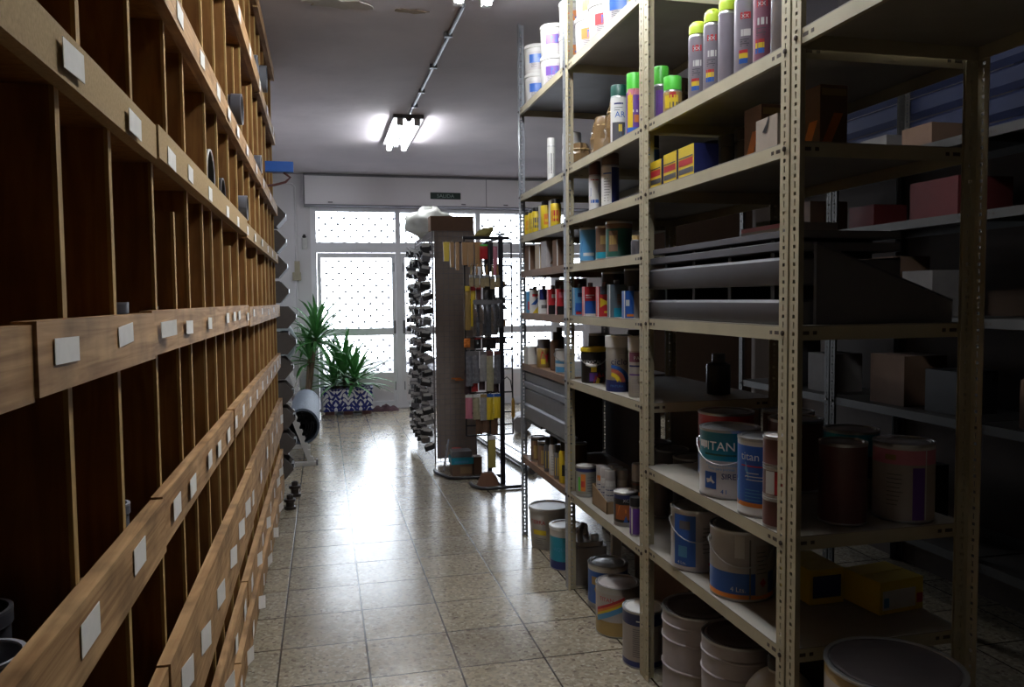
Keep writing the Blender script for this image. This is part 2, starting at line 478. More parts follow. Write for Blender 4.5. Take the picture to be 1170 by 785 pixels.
# security grille outside
b = MB(); yg = Y_BACK + .22
dx, dz = .085, .085
x0g, x1g, z0g, z1g = X_OPEN0 + .03, X_OPEN1 - .03, .012, 2.78
n = int((x1g - x0g) / (2 * dx)) + 2
def clipseg(p, q):
    (xa, za), (xb, zb) = p, q
    lo, hi = 0.0, 1.0
    for a, d, l, h in ((xa, xb - xa, x0g, x1g), (za, zb - za, z0g, z1g)):
        t0, t1 = (l - a) / d, (h - a) / d
        if t0 > t1: t0, t1 = t1, t0
        lo, hi = max(lo, t0), min(hi, t1)
    if hi - lo < 1e-3: return None
    return (xa + (xb - xa) * lo, yg, za + (zb - za) * lo), (xa + (xb - xa) * hi, yg, za + (zb - za) * hi)
Hh = z1g - z0g
for k in range(-int(Hh / (2 * dx)) - 2, n + int(Hh / (2 * dx)) + 2):
    for sgn in (1, -1):
        xs = x0g + 2 * dx * k
        sg = clipseg((xs, z0g), (xs + sgn * Hh * dx / dz, z1g))
        if sg: b.tube(sg, .004, 5)
gr = thing('security_grille', 'diamond lattice security grille outside the glass shopfront', 'grille', (0, yg, 0))
for i in range(len(b.v)): b.v[i] = (b.v[i][0], b.v[i][1] - yg, b.v[i][2])
b.build('lattice', GREYP, gr)
b = MB()
for i in range(int((x1g - x0g) / dx) + 1):
    for j in range(int(Hh / dz)):
        if (i + j + 1) % 2 == 0 and j < int(Hh / dz) - 1: b.box(x0g + dx * i - .017, x0g + dx * i + .017, -.008, .008, dz * (j + 1) - .017 + .012, dz * (j + 1) + .017 + .012)
o = b.build('joint_plates', GREYP, gr); o['kind'] = 'stuff'
b = MB()
for xx in (x0g - .025, x1g): b.box(xx, xx + .025, -.02, .02, .0005, 2.785)
b.build('side_rails', ALU, gr)

# daylight portal: tells the renderer where the sky comes in
pl = bpy.data.lights.new('window_portal', 'AREA'); pl.shape = 'RECTANGLE'; pl.size = X_OPEN1 - X_OPEN0; pl.size_y = Z_OPEN - .1
po = bpy.data.objects.new('window_portal', pl); COL.objects.link(po)
po.location = ((X_OPEN0 + X_OPEN1) / 2, Y_BACK + .28, Z_OPEN / 2 + .05); po.rotation_euler = (PI / 2, 0, PI)
pl.cycles.is_portal = True

# ------------------------------------------------------------------ fluorescent lamps on the ceiling
def lamp(x, y, label):
    t = thing('fluorescent_lamp', label, 'ceiling lamp', (x, y, Z_C))
    b = MB(); b.box(-.14, .14, -.66, .66, -.035, -.002)
    b.prism([(-.03, -.035), (.03, -.035), (.018, -.06), (-.018, -.06)], -.66, .66, 0, lambda a, c, d: (a, d, c))
    b.build('housing', GREYP, t)
    for s in (-1, 1):
        MB().tube([(s * .078, -.61, -.078), (s * .078, .61, -.078)], .022, 12).build('tube', TUBEM, t)
        for e in (-1, 1):
            MB().box(s * .078 - .026, s * .078 + .026, e * .63 - .025, e * .63 + .025, -.097, -.036).build('end_cap', WHITE, t)
    return t
lamp(.805, 8.06, 'twin tube ceiling lamp above the aisle toward the glass doors')
lamp(.83, 3.73, 'twin tube ceiling lamp above the aisle between the shelves')
lamp(.83, 2.33, 'added twin tube ceiling lamp out of frame, brightening the near end of the aisle')  # added lamp, unseen; brightens the near wooden rails

# peeling paint and an old patch on the ceiling
def blot(cx, cy, rx, ry, n, seed):
    r = random.Random(seed)
    return [(cx + rx * math.cos(2 * PI * k / n) * r.uniform(.6, 1.1), cy + ry * math.sin(2 * PI * k / n) * r.uniform(.5, 1.2)) for k in range(n)]
b = MB().prism(blot(.55, 4.78, .11, .035, 14, 3), Z_C - .006, Z_C - .0005)
tag(b.build('ceiling_stain', M('ochre_plaster', (.33, .25, .17), .9)), 'brown peeled patch in the ceiling paint left of the lamp', 'stain')
b = MB().prism(blot(.12, 4.75, .22, .08, 18, 5), Z_C - .007, Z_C - .0005)
tag(b.build('paint_flake', M('flaked_plaster', (.55, .51, .46), .9)), 'pale flaking patch in the ceiling paint over the wooden shelves', 'stain')

# ------------------------------------------------------------------ wooden pigeonhole shelves (left)
XL, Y0, Y1 = -.31, .35, 6.1
DEP = .44
shelf = thing('pigeonhole_shelf', 'long wall of wooden pigeonhole shelves with labelled front rails', 'shelf', (XL, 0, 0))
rails = [(.095, .225), (.31, .415), (.555, .795), (1.025, 1.128), (1.40, 1.485), (1.785, 1.85), (2.13, 2.20), (2.64, 2.72), (3.10, 3.185)]
RAILO = []
for i, (a, c) in enumerate(rails):
    b = MB(); th = .022
    joints = [Y0, 1.64, 2.9 + .3 * (i % 3), 4.6, Y1] if i not in (4, 5) else [Y0, .97, 1.6 + .1 * (i - 4), 3.6, Y1]
    for k in range(len(joints) - 1):
        off = .004 * ((k + i) % 2)
        dzr = .004 * (((k * 7 + i * 3) % 3) - 1)
        b.box(-th, off, joints[k] + .001, joints[k + 1] - .001, a + dzr, c + dzr)
    RAILO.append(b.build('rail', CHIP if i == 5 else RAILW, shelf))
    if i > 0:
        MB().box(-DEP, -th - .001, Y0, Y1, a + .004, a + .022).build('shelf_board', SIDEW, shelf)
MB().box(-DEP - .012, -DEP, Y0, Y1, .03, 3.17).build('back_panel', BACKW, shelf)
MB().box(-DEP, -th, Y0, Y1, .03, .05).build('shelf_board', SIDEW, shelf)
base_div = [.80, 1.165, 1.445, 1.76, 2.01, 2.21, 2.46, 2.68, 2.93, 3.17, 3.48, 3.8, 4.13, 4.46, 4.77, 5.08, 5.4, 5.74, 6.09]
base_up = [.98, 1.29, 1.6, 1.95, 2.21, 2.58, 2.88, 3.21, 3.5, 3.8, 4.1, 4.42, 4.75, 5.1, 5.42, 5.75, 6.09]
divs = []
for tier in range(8):
    za = rails[tier][0] + .023; zb = rails[tier + 1][0] + .003
    src = base_up if tier in (5, 6, 7) else base_div
    for j, y in enumerate(src):
        yy = y + .012 * math.sin(j * 2.3 + tier * 1.7) if j < len(src) - 1 else y
        divs.append((tier, yy, za, zb))
rank = sorted(range(len(divs)), key=lambda i: -((divs[i][3] - divs[i][2]) / divs[i][1] ** 2))
rest = MB()
for q, i in enumerate(rank):
    tier, y, za, zb = divs[i]
    b = MB() if q < 100 else rest
    if tier in (4, 6) and q % 5 == 2: zt = za + (zb - za) * .8
    else: zt = zb
    b.box(-DEP + .001, -.03, y - .008, y + .008, za, zt, 0)
    b.box(-.03, -.0235, y - .009, y + .009, za, zt, 1)
    if q < 100: b.build('divider', [SIDEW, EDGEW], shelf)
o = rest.build('divider', [SIDEW, EDGEW], shelf); o['kind'] = 'stuff'
# stops at the back of some bins
for tier in (3, 4, 5):
    zb = rails[tier + 1][0] - .05
    MB().box(-.30, -.282, Y0, 2.4, zb, zb + .05).build('cross_batten', SIDEW, shelf)
# stickers on the rails
stk = []
def sticker(y, z, w, h, tilt=0.0, curl=0.0):
    c, s = math.cos(tilt), math.sin(tilt)
    pts = [(-w / 2, -h / 2), (w / 2, -h / 2), (w / 2, h / 2), (-w / 2, h / 2)]
    v = [(.0052 + (curl if i in (1, 2) else 0), y + a * c - d * s, z + a * s + d * c) for i, (a, d) in enumerate(pts)]
    v += [(.0062 + (curl if i in (1, 2) else 0), p[1], p[2]) for i, p in enumerate(v)]
    b = MB().add(v, [(0, 1, 2, 3), (4, 5, 6, 7), (0, 1, 5, 4), (1, 2, 6, 5), (2, 3, 7, 6), (3, 0, 4, 7)])
    stk.append(b.build('price_label', PAPER, RAILO[min(range(len(rails)), key=lambda i: abs((rails[i][0] + rails[i][1]) / 2 - z))]))
rs = random.Random(11)
r4y = [1.12, 1.41, 1.76, 1.97, 2.26, 2.46, 2.7, 2.93, 3.2, 3.5, 3.85, 4.2, 4.55, 4.9, 5.25, 5.6, 5.9]
r3y = [1.07, 1.37, 1.7, 1.99, 2.34, 2.77, 2.98, 3.15, 3.5, 3.8, 4.3, 4.8, 5.3]
r2y = [.82, 1.145, 1.49, 1.83, 2.08, 2.43, 2.86, 3.2, 3.6, 4.0, 4.45, 4.9, 5.35, 5.8]
for y in r4y: sticker(y, 1.078 + rs.uniform(-.006, .008), .085 if y < 2 else .07, .043, rs.uniform(-.05, .05))
for y in r3y: sticker(y, 1.448 + rs.uniform(-.006, .006), .095 if y < 2 else .07, .031 if y < 2 else .032, rs.uniform(-.04, .06), .012 if y == 1.7 else 0)
for y in r2y: sticker(y, 1.812 + rs.uniform(-.006, .004), .09 if y < 2 else .07, .037, rs.uniform(-.05, .05))
for y in [2.0, 2.35, 2.7, 3.0, 3.3, 3.7, 4.2, 4.7, 5.3]: sticker(y, 2.165, .08, .04, rs.uniform(-.06, .06))
for y in [3.5, 4.0, 4.6, 5.2, 5.8]: sticker(y, 2.68, .09, .05, rs.uniform(-.06, .06))
for y in [1.78, 2.05, 2.35, 2.68, 2.95, 3.2, 3.5, 3.95, 4.4, 4.85, 5.3, 5.8]: sticker(y, .69 + rs.uniform(-.02, .02), .075, .06, rs.uniform(-.1, .1), rs.choice([0, 0, .012]))
for y in [2.45, 2.75, 3.05, 3.35, 3.65, 3.95, 4.25, 4.55, 4.9, 5.2, 5.5, 5.8]: sticker(y, .362, .07, .055, rs.uniform(-.2, .2), rs.choice([0, .015, .02]))
for y in [2.85, 3.1, 3.35, 3.65, 3.95, 4.25, 4.5, 4.75, 5.05, 5.35, 5.65]: sticker(y, .165, .06, .055, rs.uniform(-.3, .3), rs.choice([0, .018, .024]))

# pipe fittings lying in the pigeonholes
def fitting(x, y, z, r, L, label, col=PVC, rim=PVCL, lie=False, name='pipe_fitting', cat='pipe fitting', wall=.005):
    t = thing(name, label, cat, (x, y, z))
    prof_o = [(r, 0), (r, L * .75), (r * 1.08, L * .78), (r * 1.08, L)]
    inn = [(r * 1.08 - wall, L), (r - wall, L * .78), (r - wall, .004)]
    b = MB().lathe(prof_o + inn, 24, 0)
    ring = MB().lathe([(r * 1.08 - wall, L - .001), (r * 1.085, L - .001), (r * 1.085, L + .003), (r * 1.08 - wall, L + .003), (r * 1.08 - wall, L - .001)], 24, 0, cap=False)
    if lie:   # axis along x, mouth toward the aisle
        for m in (b, ring): m.v = [(pz, px, py + r * 1.085) for px, py, pz in m.v]
    b.build('body', col, t); ring.build('rim', rim, t)
    return t
S = lambda i: rails[i][0] + .0225
T = lambda i: rails[i][1] + .0045
fitting(-.39, 1.00, S(3), .045, .055, 'pale-rimmed pipe ring nearest the viewer in the waist-high bins')
fitting(-.43, 1.095, S(3), .040, .075, 'dark pipe end behind the nearest pale-rimmed ring', DGREY, GREYP)
fitting(-.40, 1.62, S(3), .033, .075, 'grey pipe socket in the bin behind the second sticker of the waist-high rail')
fitting(-.40, 1.535, S(3), .028, .045, 'short grey pipe socket beside the taller one in the waist-high bin')
fitting(-.40, 1.90, S(3), .03, .055, 'dark pipe socket in the waist-high bin past the rail joint', DGREY, GREYP)
fitting(-.40, 3.32, S(3), .035, .075, 'pale-rimmed fitting in the far waist-high bin', DGREY, PVCL)
fitting(-.40, 1.60, S(4), .046, .08, 'dark pipe cap just showing above the eye-level rail', DGREY, GREYP)
fitting(-.40, 1.89, S(4), .043, .07, 'low black pipe cap above the eye-level rail, next bin along', BLACK, GREYP)
fitting(-.40, 3.29, S(4), .04, .11, 'black elbow fitting far along the eye-level rail', BLACK, GREYP)
fitting(-.53, 2.73, S(5), .085, .19, 'wide pipe with a white rim lying in an upper bin', BLACK, WHITE, lie=True)
fitting(-.52, 3.05, S(5), .065, .18, 'dark pipe lying beside the white-rimmed pipe', BLACK, GREYP, lie=True)
fitting(-.50, 3.65, T(5), .05, .19, 'grey bracket fitting poking out above the particle board rail', PVC, GREYP, lie=True)
fitting(-.46, 3.36, T(6), .055, .165, 'ribbed grey cap sticking out of an upper bin', DGREY, PVC, lie=True)
fitting(-.48, 4.60, T(6), .045, .17, 'pale fitting in a far upper bin under the ribbed cap', PVC, PVCL, lie=True)
fitting(-.46, 4.93, T(7), .07, .17, 'grey pipe stub in the top row of bins', PVC, PVC, lie=True)
fitting(-.465, 4.58, T(7), .05, .15, 'pale pipe stub in the top row beside the thicker stub', PVC, PVCL, lie=True)
fitting(-.42, 3.0 - .2, S(2), .018, .06, 'small purple-tinted valve above the wide low rail', PURPLE, PVCL)

# blue brush poking out of the top of the shelf end
t = thing('bench_brush', 'blue brush poking out of the upper bins at the shelf end', 'brush', (-.33, 5.25, T(6) + .008))
b = MB(); b.box(0, .17, -.025, .025, .10, .165)
b.build('bristle_block', BLUE, t)
MB().tube([(-.1, 0, 0), (.05, 0, .02), (.12, 0, .04), (.15, 0, .07), (.11, 0, .1)], .008, 8).build('handle', MAROON, t)

# grey bins stacked at the end of the wooden shelf
panel = tag(MB().box(-.62, -.60, 6.14, 6.6, 0, 2.45).build('louvred_bin_panel', DGREY), 'dark upright panel carrying grey storage bins at the end of the wooden shelves', 'panel')
def storage_bin(z, out, label, h=.165):
    t = thing('storage_bin', label, 'storage bin', (-.595, 6.2, z), group='grey bins at the shelf end')
    L = .595 - .31 + out
    prof = [(0, 0), (L - .065, 0), (L, .075), (L - .01, .105), (L - .065, h), (0, h)]
    b = MB(); f = lambda a, c, d: (a, d, c)
    b.prism(prof, 0, .006, 0, f); b.prism(prof, .244, .25, 0, f)
    b.box(0, L - .065, .006, .244, 0, .006); b.box(0, .006, .006, .244, .006, h)
    b.add([(L - .065, .006, 0), (L - .065, .244, 0), (L, .244, .075), (L, .006, .075), (L - .07, .006, .005), (L - .07, .244, .005), (L - .005, .244, .078), (L - .005, .006, .078)],
          [(0, 1, 2, 3), (4, 7, 6, 5), (2, 3, 7, 6), (0, 1, 5, 4)])
    b.build('body', M('bin_grey', (.15, .13, .12), .6, spec=.2), t)
    MB().box(L - .02, L - .002, .06, .19, .076, .106).build('label_holder', BLACK, t)
    return t
names = ['lowest grey storage bin at the shelf end, just above the floor fittings', 'second lowest grey storage bin at the shelf end', 'third grey storage bin up at the shelf end',
         'fourth grey storage bin up at the shelf end', 'grey storage bin fifth from the floor at the shelf end', 'sixth grey storage bin up, just under the black fittings',
         'wide grey storage bin at eye level at the shelf end', 'fourth grey storage bin from the top of the stack', 'third grey storage bin from the top of the stack',
         'second grey storage bin from the top of the stack', 'topmost grey storage bin at the shelf end']
for i, n in enumerate(names):
    storage_bin(.155 + i * .19 + (.005 if i > 5 else 0), [.07, .09, .09, .085, .085, .11, .115, .065, .06, .055, .055][i], n)
for k, (dy, dz_, lb) in enumerate(((.0, .0, 'black plastic elbow lying in a bin at the shelf end'), (.12, .0, 'second black elbow lying in the bin at the shelf end'))):
    t = thing('pipe_elbow', lb, 'pipe fitting', (-.40, 6.27 + dy, .17 + 5 * .19 + .006), group='black fittings in the bin')
    MB().tube([(0, 0, .03), (.06, 0, .035), (.10, 0, .06), (.11, 0, .12)], .03, 12).build('bend', BLACK, t)
    MB().lathe([(.036, 0), (.036, .04), (.03, .04), (.03, .0)], 14, 0, (.11, 0, .11)).build('collar', BLACK, t)
# castings on the floor below
for k, (x, y, r, h, lb) in enumerate(((-.262, 5.92, .042, .075, 'dark cast fitting on the floor at the foot of the shelf, nearer one'), (-.24, 6.3, .045, .085, 'dark cast fitting on the floor at the foot of the shelf, farther one'))):
    t = thing('cast_fitting', lb, 'pipe fitting', (x, y, 0), group='cast fittings on the floor')
    MB().lathe([(r, 0), (r, h * .25), (r * .7, h * .3), (r * .7, h * .7), (r, h * .75), (r, h)], 16).build('body', CAST, t)
    MB().lathe([(r * .55, 0), (r * .55, .03), (r * .4, .03), (r * .4, 0)], 12, 0, (0, 0, h)).build('neck', CAST, t)

# ------------------------------------------------------------------ slotted angle racks (right)
XR = 1.205
RD = .58
def post_mesh(h, sx, sy):
    """L section with punched holes; corner at the origin, flanges run to sx*.04 and sy*.04"""
    b = MB(); U = [0, .0145, .0175, .0225, .0255, .04]
    Z = [0]; kinds = []
    z = .02
    while z < h - .06:
        Z += [z, z + .009, z + .019, z + .036]; kinds += ['s', 'h', 's', 'v']; z += .046
    Z.append(h); kinds.append('s')
    def flange(fn):
        nz = len(Z); nu = len(U)
        vs = [fn(u, zz) for zz in Z for u in U]; fs = []
        for j in range(nz - 1):
            for i in range(nu - 1):
                if kinds[j] == 'h' and i in (1, 2, 3): continue
                if kinds[j] == 'v' and i == 2: continue
                fs.append((j * nu + i, j * nu + i + 1, (j + 1) * nu + i + 1, (j + 1) * nu + i))
        b.add(vs, fs)
    flange(lambda u, zz: (0, sy * u, zz)); flange(lambda u, zz: (sx * u, 0, zz))
    return b
SHEET = M('shade_toned_shelf_sheet', (.34, .31, .265), .6, var=.2, scale=6)  # sheets darker than their lips: underside shade put into the colour
SHEETG = M('shade_toned_zinc_sheet', (.27, .28, .31), .5, var=.2, scale=6)  # zinc version, underside shade put into the colour as well
def rack(y_far, y_near, heights, label, posts='cream', shelves=None, hfar=3.17, hnear=3.17, xr=XR, name='shelving_rack', rd=RD):
    t = thing(name, label, 'shelving rack', (xr, y_near, 0))
    L = y_far - y_near
    for (x, y, sx, sy) in ((0, L, 1, -1), (0, 0, 1, 1), (rd, L, -1, -1), (rd, 0, -1, 1)):
        m = post_mesh(hfar if y > 0 else hnear, sx, sy)
        mat = {'cream': CREAM, 'galv': GALV, 'dark': SHELFD}[posts]
        o = m.build('post', mat, t, (x, y, 0))
        o.data.polygons.foreach_set('use_smooth', [False] * len(o.data.polygons))
        sd = o.modifiers.new('sheet', 'SOLIDIFY'); sd.thickness = .002; sd.offset = 0
    for i, z in enumerate(heights):
        mt = (shelves or {}).get(i, SHELFM)
        b = MB(); e = .003
        b.box(e, rd - e, e, L - e, z - .003, z, 2)
        lip = .04
        b.box(e, e + .002, e, L - e, z - lip, z - .003); b.box(rd - e - .002, rd - e, e, L - e, z - lip, z - .003)
        b.box(e, rd - e, e, e + .002, z - lip, z - .003); b.box(e, rd - e, L - e - .002, L - e, z - lip, z - .003)
        b.box(e + .002, e + .014, .03, L - .03, z - lip, z - lip + .002)
        for yy in (.055, .085, L - .055, L - .085):
            w_ = .012 if yy in (.055, L - .055) else .006
            b.box(e - .0006, e, yy - w_, yy + w_, z - .025, z - .015, 1)
        for xx in (.055, .085, rd - .055, rd - .085):
            w_ = .012 if xx in (.055, rd - .055) else .006
            b.box(xx - w_, xx + w_, e - .0006, e, z - .025, z - .015, 1)
        so = b.build('shelf', [mt, BOLT, {SHELFD: SHELFD, RUSTB: RUSTB}.get(mt, SHEETG if posts == 'galv' else SHEET)], t)
        for yy in (.02, L - .02):
            q = MB().lathe([(.007, 0), (.007, .004), (.003, .006)], 6)
            q.v = [(-.001 - pz, yy + py, z - .02 + px) for px, py, pz in q.v]
            q.build('bolt', BOLT, so)
    return t
ZS = dict(A=[2.675, 2.15, 1.893, 1.677, 1.417, 1.102, .515], B=[2.675, 2.165, 1.91, 1.677, 1.42, 1.095, .515], C=[2.17, 1.915, 1.425, .851, .538])
PY = [4.86, 3.873, 2.872, 1.893]
rack(PY[0], PY[1] + .003, ZS['A'], 'grey steel rack farthest along the aisle, nearest the glass doors', 'galv', {0: SHELFM, 1: SHELFM, 3: RUSTB, 4: RUSTB, 5: RUSTB, 6: RUSTB}, hfar=3.19, hnear=3.17)
rack(PY[1] - .003, PY[2] + .003, ZS['B'], 'cream slotted steel rack in the middle holding paint tins and sprays', 'cream')
rack(PY[2] - .003, PY[3] + .003, ZS['C'], 'cream slotted steel rack holding large paint cans and grey slats', 'cream')
rack(PY[3] - .003, .9, [2.19], 'nearest cream steel rack with only a high shelf in view', 'cream', xr=XR + .002)

# ------------------------------------------------------------------ containers
def wrapfn(r, face, z0=0.0):
    return lambda u, v, l: ((r + l) * math.cos(face + u / r), (r + l) * math.sin(face + u / r), z0 + v)

def can(label, x, y, z, r, h, bands, prints=(), face=None, lid='tin', cat='paint can', name='paint_can', group=None, handle=False, ears=False, lidm=STEEL, seg=36, ribs=()):
    """round tin: body with colour bands (fraction of height, material), seams, lid, prints"""
    t = thing(name, label, cat, (x, y, z), group=group)
    face = tocam(x, y) if face is None else face
    sl = Slots(STEEL)
    prof = [(r * .99, 0), (r * 1.012, .002), (r * 1.012, .006), (r, .008)]; mi = [0, 0, 0]
    for f, m in bands:
        zt = .008 + (h - .018) * f
        prof.append((r, zt)); mi.append(sl(m))
        if f in ribs:
            prof += [(r * 1.03, zt + .004), (r * 1.03, zt + .008), (r, zt + .012)]; mi += [sl(m)] * 3
    prof += [(r * 1.015, h - .008), (r * 1.015, h - .001), (r * .985, h), (r * .95, h - .001), (r * .93, h - .007)]
    mi += [0, 0, 0, 0, 0]
    b = MB().lathe(prof, seg, mi)
    decor(b, wrapfn(r, face), prints, sl)
    b.build('body', sl.l, t)
    if lid == 'tin':
        MB().lathe([(r * .92, h - .006), (r * .92, h - .0015), (r * .86, h - .0005), (r * .82, h - .004), (r * .55, h - .004), (r * .53, h - .0035), (r * .2, h - .0035), (r*.05, h-.0035)], seg).build('lid', lidm, t)
    elif lid == 'snap':
        MB().lathe([(r * 1.02, h - .012), (r * 1.05, h - .01), (r * 1.05, h + .004), (r * 1.0, h + .008), (r * .9, h + .008), (r * .88, h + .003), (r * .1, h + .003)], seg).build('lid', lidm, t)
    if handle:
        for s in (-1, 1):
            a = face + s * 1.35
            o = MB().lathe([(.010, 0), (.010, .003), (.004, .006)], 10).build('handle_ear', STEEL, t, (0, 0, 0))
            o.rotation_euler = (PI / 2, 0, a + PI / 2); o.location = (r * math.cos(a) * .995, r * math.sin(a) * .995, h * .8)
        pts = []
        for k in range(13):
            s = -1.35 + 2.7 * k / 12
            drop = math.cos(s / 1.35 * PI / 2)
            pts.append(((r + .009) * math.cos(face + s), (r + .009) * math.sin(face + s), h * .8 - drop * h * .3))
        wh = MB().tube(pts, .0022, 6).build('wire_handle', STEEL, t)
        if handle == 'grip':
            c = pts[5:8]
            MB().tube(c, .008, 8).build('handle_grip', WHITE, wh)
    return t

def spray(label, x, y, z, r, h, body, cap, prints=(), face=None, cap_frac=.2, group=None, dome=True, top=None, cat='spray can', name='spray_can', bands=None):
    t = thing(name, label, cat, (x, y, z), group=group)
    face = tocam(x, y) if face is None else face
    sl = Slots(STEEL, body)
    hb = h * (1 - cap_frac)
    prof = [(r * .93, 0), (r, .004), (r, .008)]; mi = [0, 0]
    for f, m in (bands or [(1, body)]): prof.append((r, .008 + (hb - .02) * f)); mi.append(sl(m))
    prof += [(r * .98, hb - .008), (r * .9, hb - .002), (r * .84, hb)]; mi += [0, 0, 0]
    b = MB().lathe(prof, 24, mi)
    decor(b, wrapfn(r, face), prints, sl)
    b.build('body', sl.l, t)
    c = h - hb
    if dome: pr = [(r * .95, hb), (r * .95, hb + c * .45), (r * .88, hb + c * .72), (r * .6, hb + c * .94), (r * .2, h)]
    else: pr = [(r * .97, hb - .004), (r * .97, h - .004), (r * .92, h), (r * .3, h)]
    MB().lathe(pr, 24).build('cap', cap, t)
    return t

def jar(label, x, y, z, r, h, body, capm, neck=.45, capf=.2, prints=(), face=None, cat='bottle', name='bottle', group=None, bands=None, shoulder=.1):
    t = thing(name, label, cat, (x, y, z), group=group)
    face = tocam(x, y) if face is None else face
    sl = Slots(body); hb = h * (1 - capf); hs = hb - h * shoulder
    prof = [(r * .95, 0), (r, .004)]; mi = [0]
    for f, m in (bands or [(1, body)]): prof.append((r, .004 + (hs - .004) * f)); mi.append(sl(m))
    prof += [(r * .95, hs + (hb - hs) * .4), (r * neck, hb), (r * neck, hb + .002)]; mi += [sl.l.index(sl.l[mi[-1]])] * 3
    b = MB().lathe(prof, 24, mi); decor(b, wrapfn(r, face), prints, sl); b.build('body', sl.l, t)
    rc = r * neck * 1.08
    MB().lathe([(rc, hb - .008), (rc, h - .003), (rc * .92, h)], 20).build('cap', capm, t)
    return t

def tub(label, x, y, z, r, h, prints=(), face=None, body=TUBW, lidm=TUBW, group=None, taper=.9, handle=None, cat='tub', name='plastic_tub'):
    t = thing(name, label, cat, (x, y, z), group=group)
    face = tocam(x, y) if face is None else face
    sl = Slots(body)
    b = MB().lathe([(r * taper * .97, 0), (r * taper, .004), (r * .98, h - .03), (r * .98, h - .018)], 32, 0)
    fn = lambda u, v, l: (((r * (taper + (.98 - taper) * v / (h - .03))) + l) * math.cos(face + u / r), ((r * (taper + (.98 - taper) * v / (h - .03))) + l) * math.sin(face + u / r), v)
    decor(b, fn, prints, sl); b.build('body', sl.l, t)
    MB().lathe([(r * .985, h - .022), (r * 1.03, h - .02), (r * 1.03, h - .004), (r * 1.0, h), (r * .93, h), (r * .9, h - .006), (r * .1, h - .006)], 32).build('lid', lidm, t)
    if handle:
        pts = [((r + .012) * math.cos(face + s), (r + .012) * math.sin(face + s), h * .82 - .32 * h * math.cos(s / 1.4 * PI / 2)) for s in [-1.4 + 2.8 * k / 12 for k in range(13)]]
        wh = MB().tube(pts, .003, 6).build('wire_handle', STEEL, t)
        if handle == 'grip': MB().tube(pts[4:8], .008, 8).build('handle_grip', WHITE, wh)
    return t

def boxthing(label, x, y, z, wx, wy, h, mats, prints_y=(), prints_x=(), rz=0.0, cat='box', name='carton', group=None, flap=True, bevel=0.0, cap=None):
    """upright box, x,y its centre; prints_y on the side toward -y, prints_x on the side toward the aisle (-x)"""
    t = thing(name, label, cat, (x, y, z), rz, group)
    sl = Slots(mats)
    b = MB()
    if bevel: b.rbox(-wx / 2, wx / 2, -wy / 2, wy / 2, 0, h, bevel)
    else: b.box(-wx / 2, wx / 2, -wy / 2, wy / 2, 0, h)
    decor(b, lambda u, v, l: (u, -wy / 2 - l, v), prints_y, sl)
    decor(b, lambda u, v, l: (-wx / 2 - l, -u, v), prints_x, sl)
    b.build('body', sl.l, t)
    if flap: MB().box(-wx / 2 + .001, wx / 2 - .001, -.0015, .0015, h, h + .0012).build('lid_seam', mats, t)
    if cap:
        MB().lathe([(.012, 0), (.012, .018), (.010, .02)], 14, 0, (0, 0, h)).build('cap', cap, t)
    return t

def lines(u, v0, v1, n, w, m, h=.0025):
    r = random.Random(int(abs(v0) * 1e5) + n)
    return [('rect', u - w / 2, u - w / 2 + w * r.uniform(.6, 1), v0 + (v1 - v0) * k / n, v0 + (v1 - v0) * k / n + h, m, .0011) for k in range(n)]

# ---- top shelf of the two far racks: white tubs in stacks of two
def tubprint(c): return [('rect', -.07, .07, .02, .125, M('tub_label', (.55, .50, .50), .5)), ('rect', -.06, .02, .06, .11, c, .0012), ('rect', .03, .06, .04, .115, YELLOW, .0012), ('text', 'N', -.01, .065, .055, BLUE)] + lines(-.03, .035, .062, 4, .04, DGREY)
zt = 2.6755
for i, (x, y, cols_, lb) in enumerate(((1.30, 4.72, BLUE, 'end of the top shelf'), (1.30, 4.36, PURPLE, 'second along from the far post'), (1.30, 3.995, ORANGE, 'just beyond the rack joint'))):
    tub('white tub with printed label, lower at the %s' % lb, x, y, zt, .085, .17, tubprint(cols_), group='white tubs on the top shelf', taper=.93)
    tub('white tub with printed label, upper at the %s' % lb, x, y, zt + .1705, .085, .17, tubprint(BLUE if i == 0 else cols_), group='white tubs on the top shelf', taper=.93)
for i, (y, h, c) in enumerate(((3.73, .17, ORANGE), (3.53, .17, RED), (3.34, .17, BLUE))):
    tub(['white tub with orange patch on the top shelf next to the rack joint', 'white tub with red lettering on the top shelf', 'white tub nearest the viewer on the top shelf'][i], 1.30, y, zt, .085, h, tubprint(c), group='white tubs on the top shelf', taper=.93)
tub('white tub with orange band standing on two tubs of the top shelf', 1.30, 3.72, zt + .1705, .085, .17, [('rect', -.06, .01, .02, .13, ORANGE)], group='white tubs on the top shelf', taper=.93)
tub('white tub with blue print stacked highest near the rack front', 1.30, 3.53, zt + .1705, .085, .17, tubprint(PURPLE), group='white tubs on the top shelf', taper=.93)

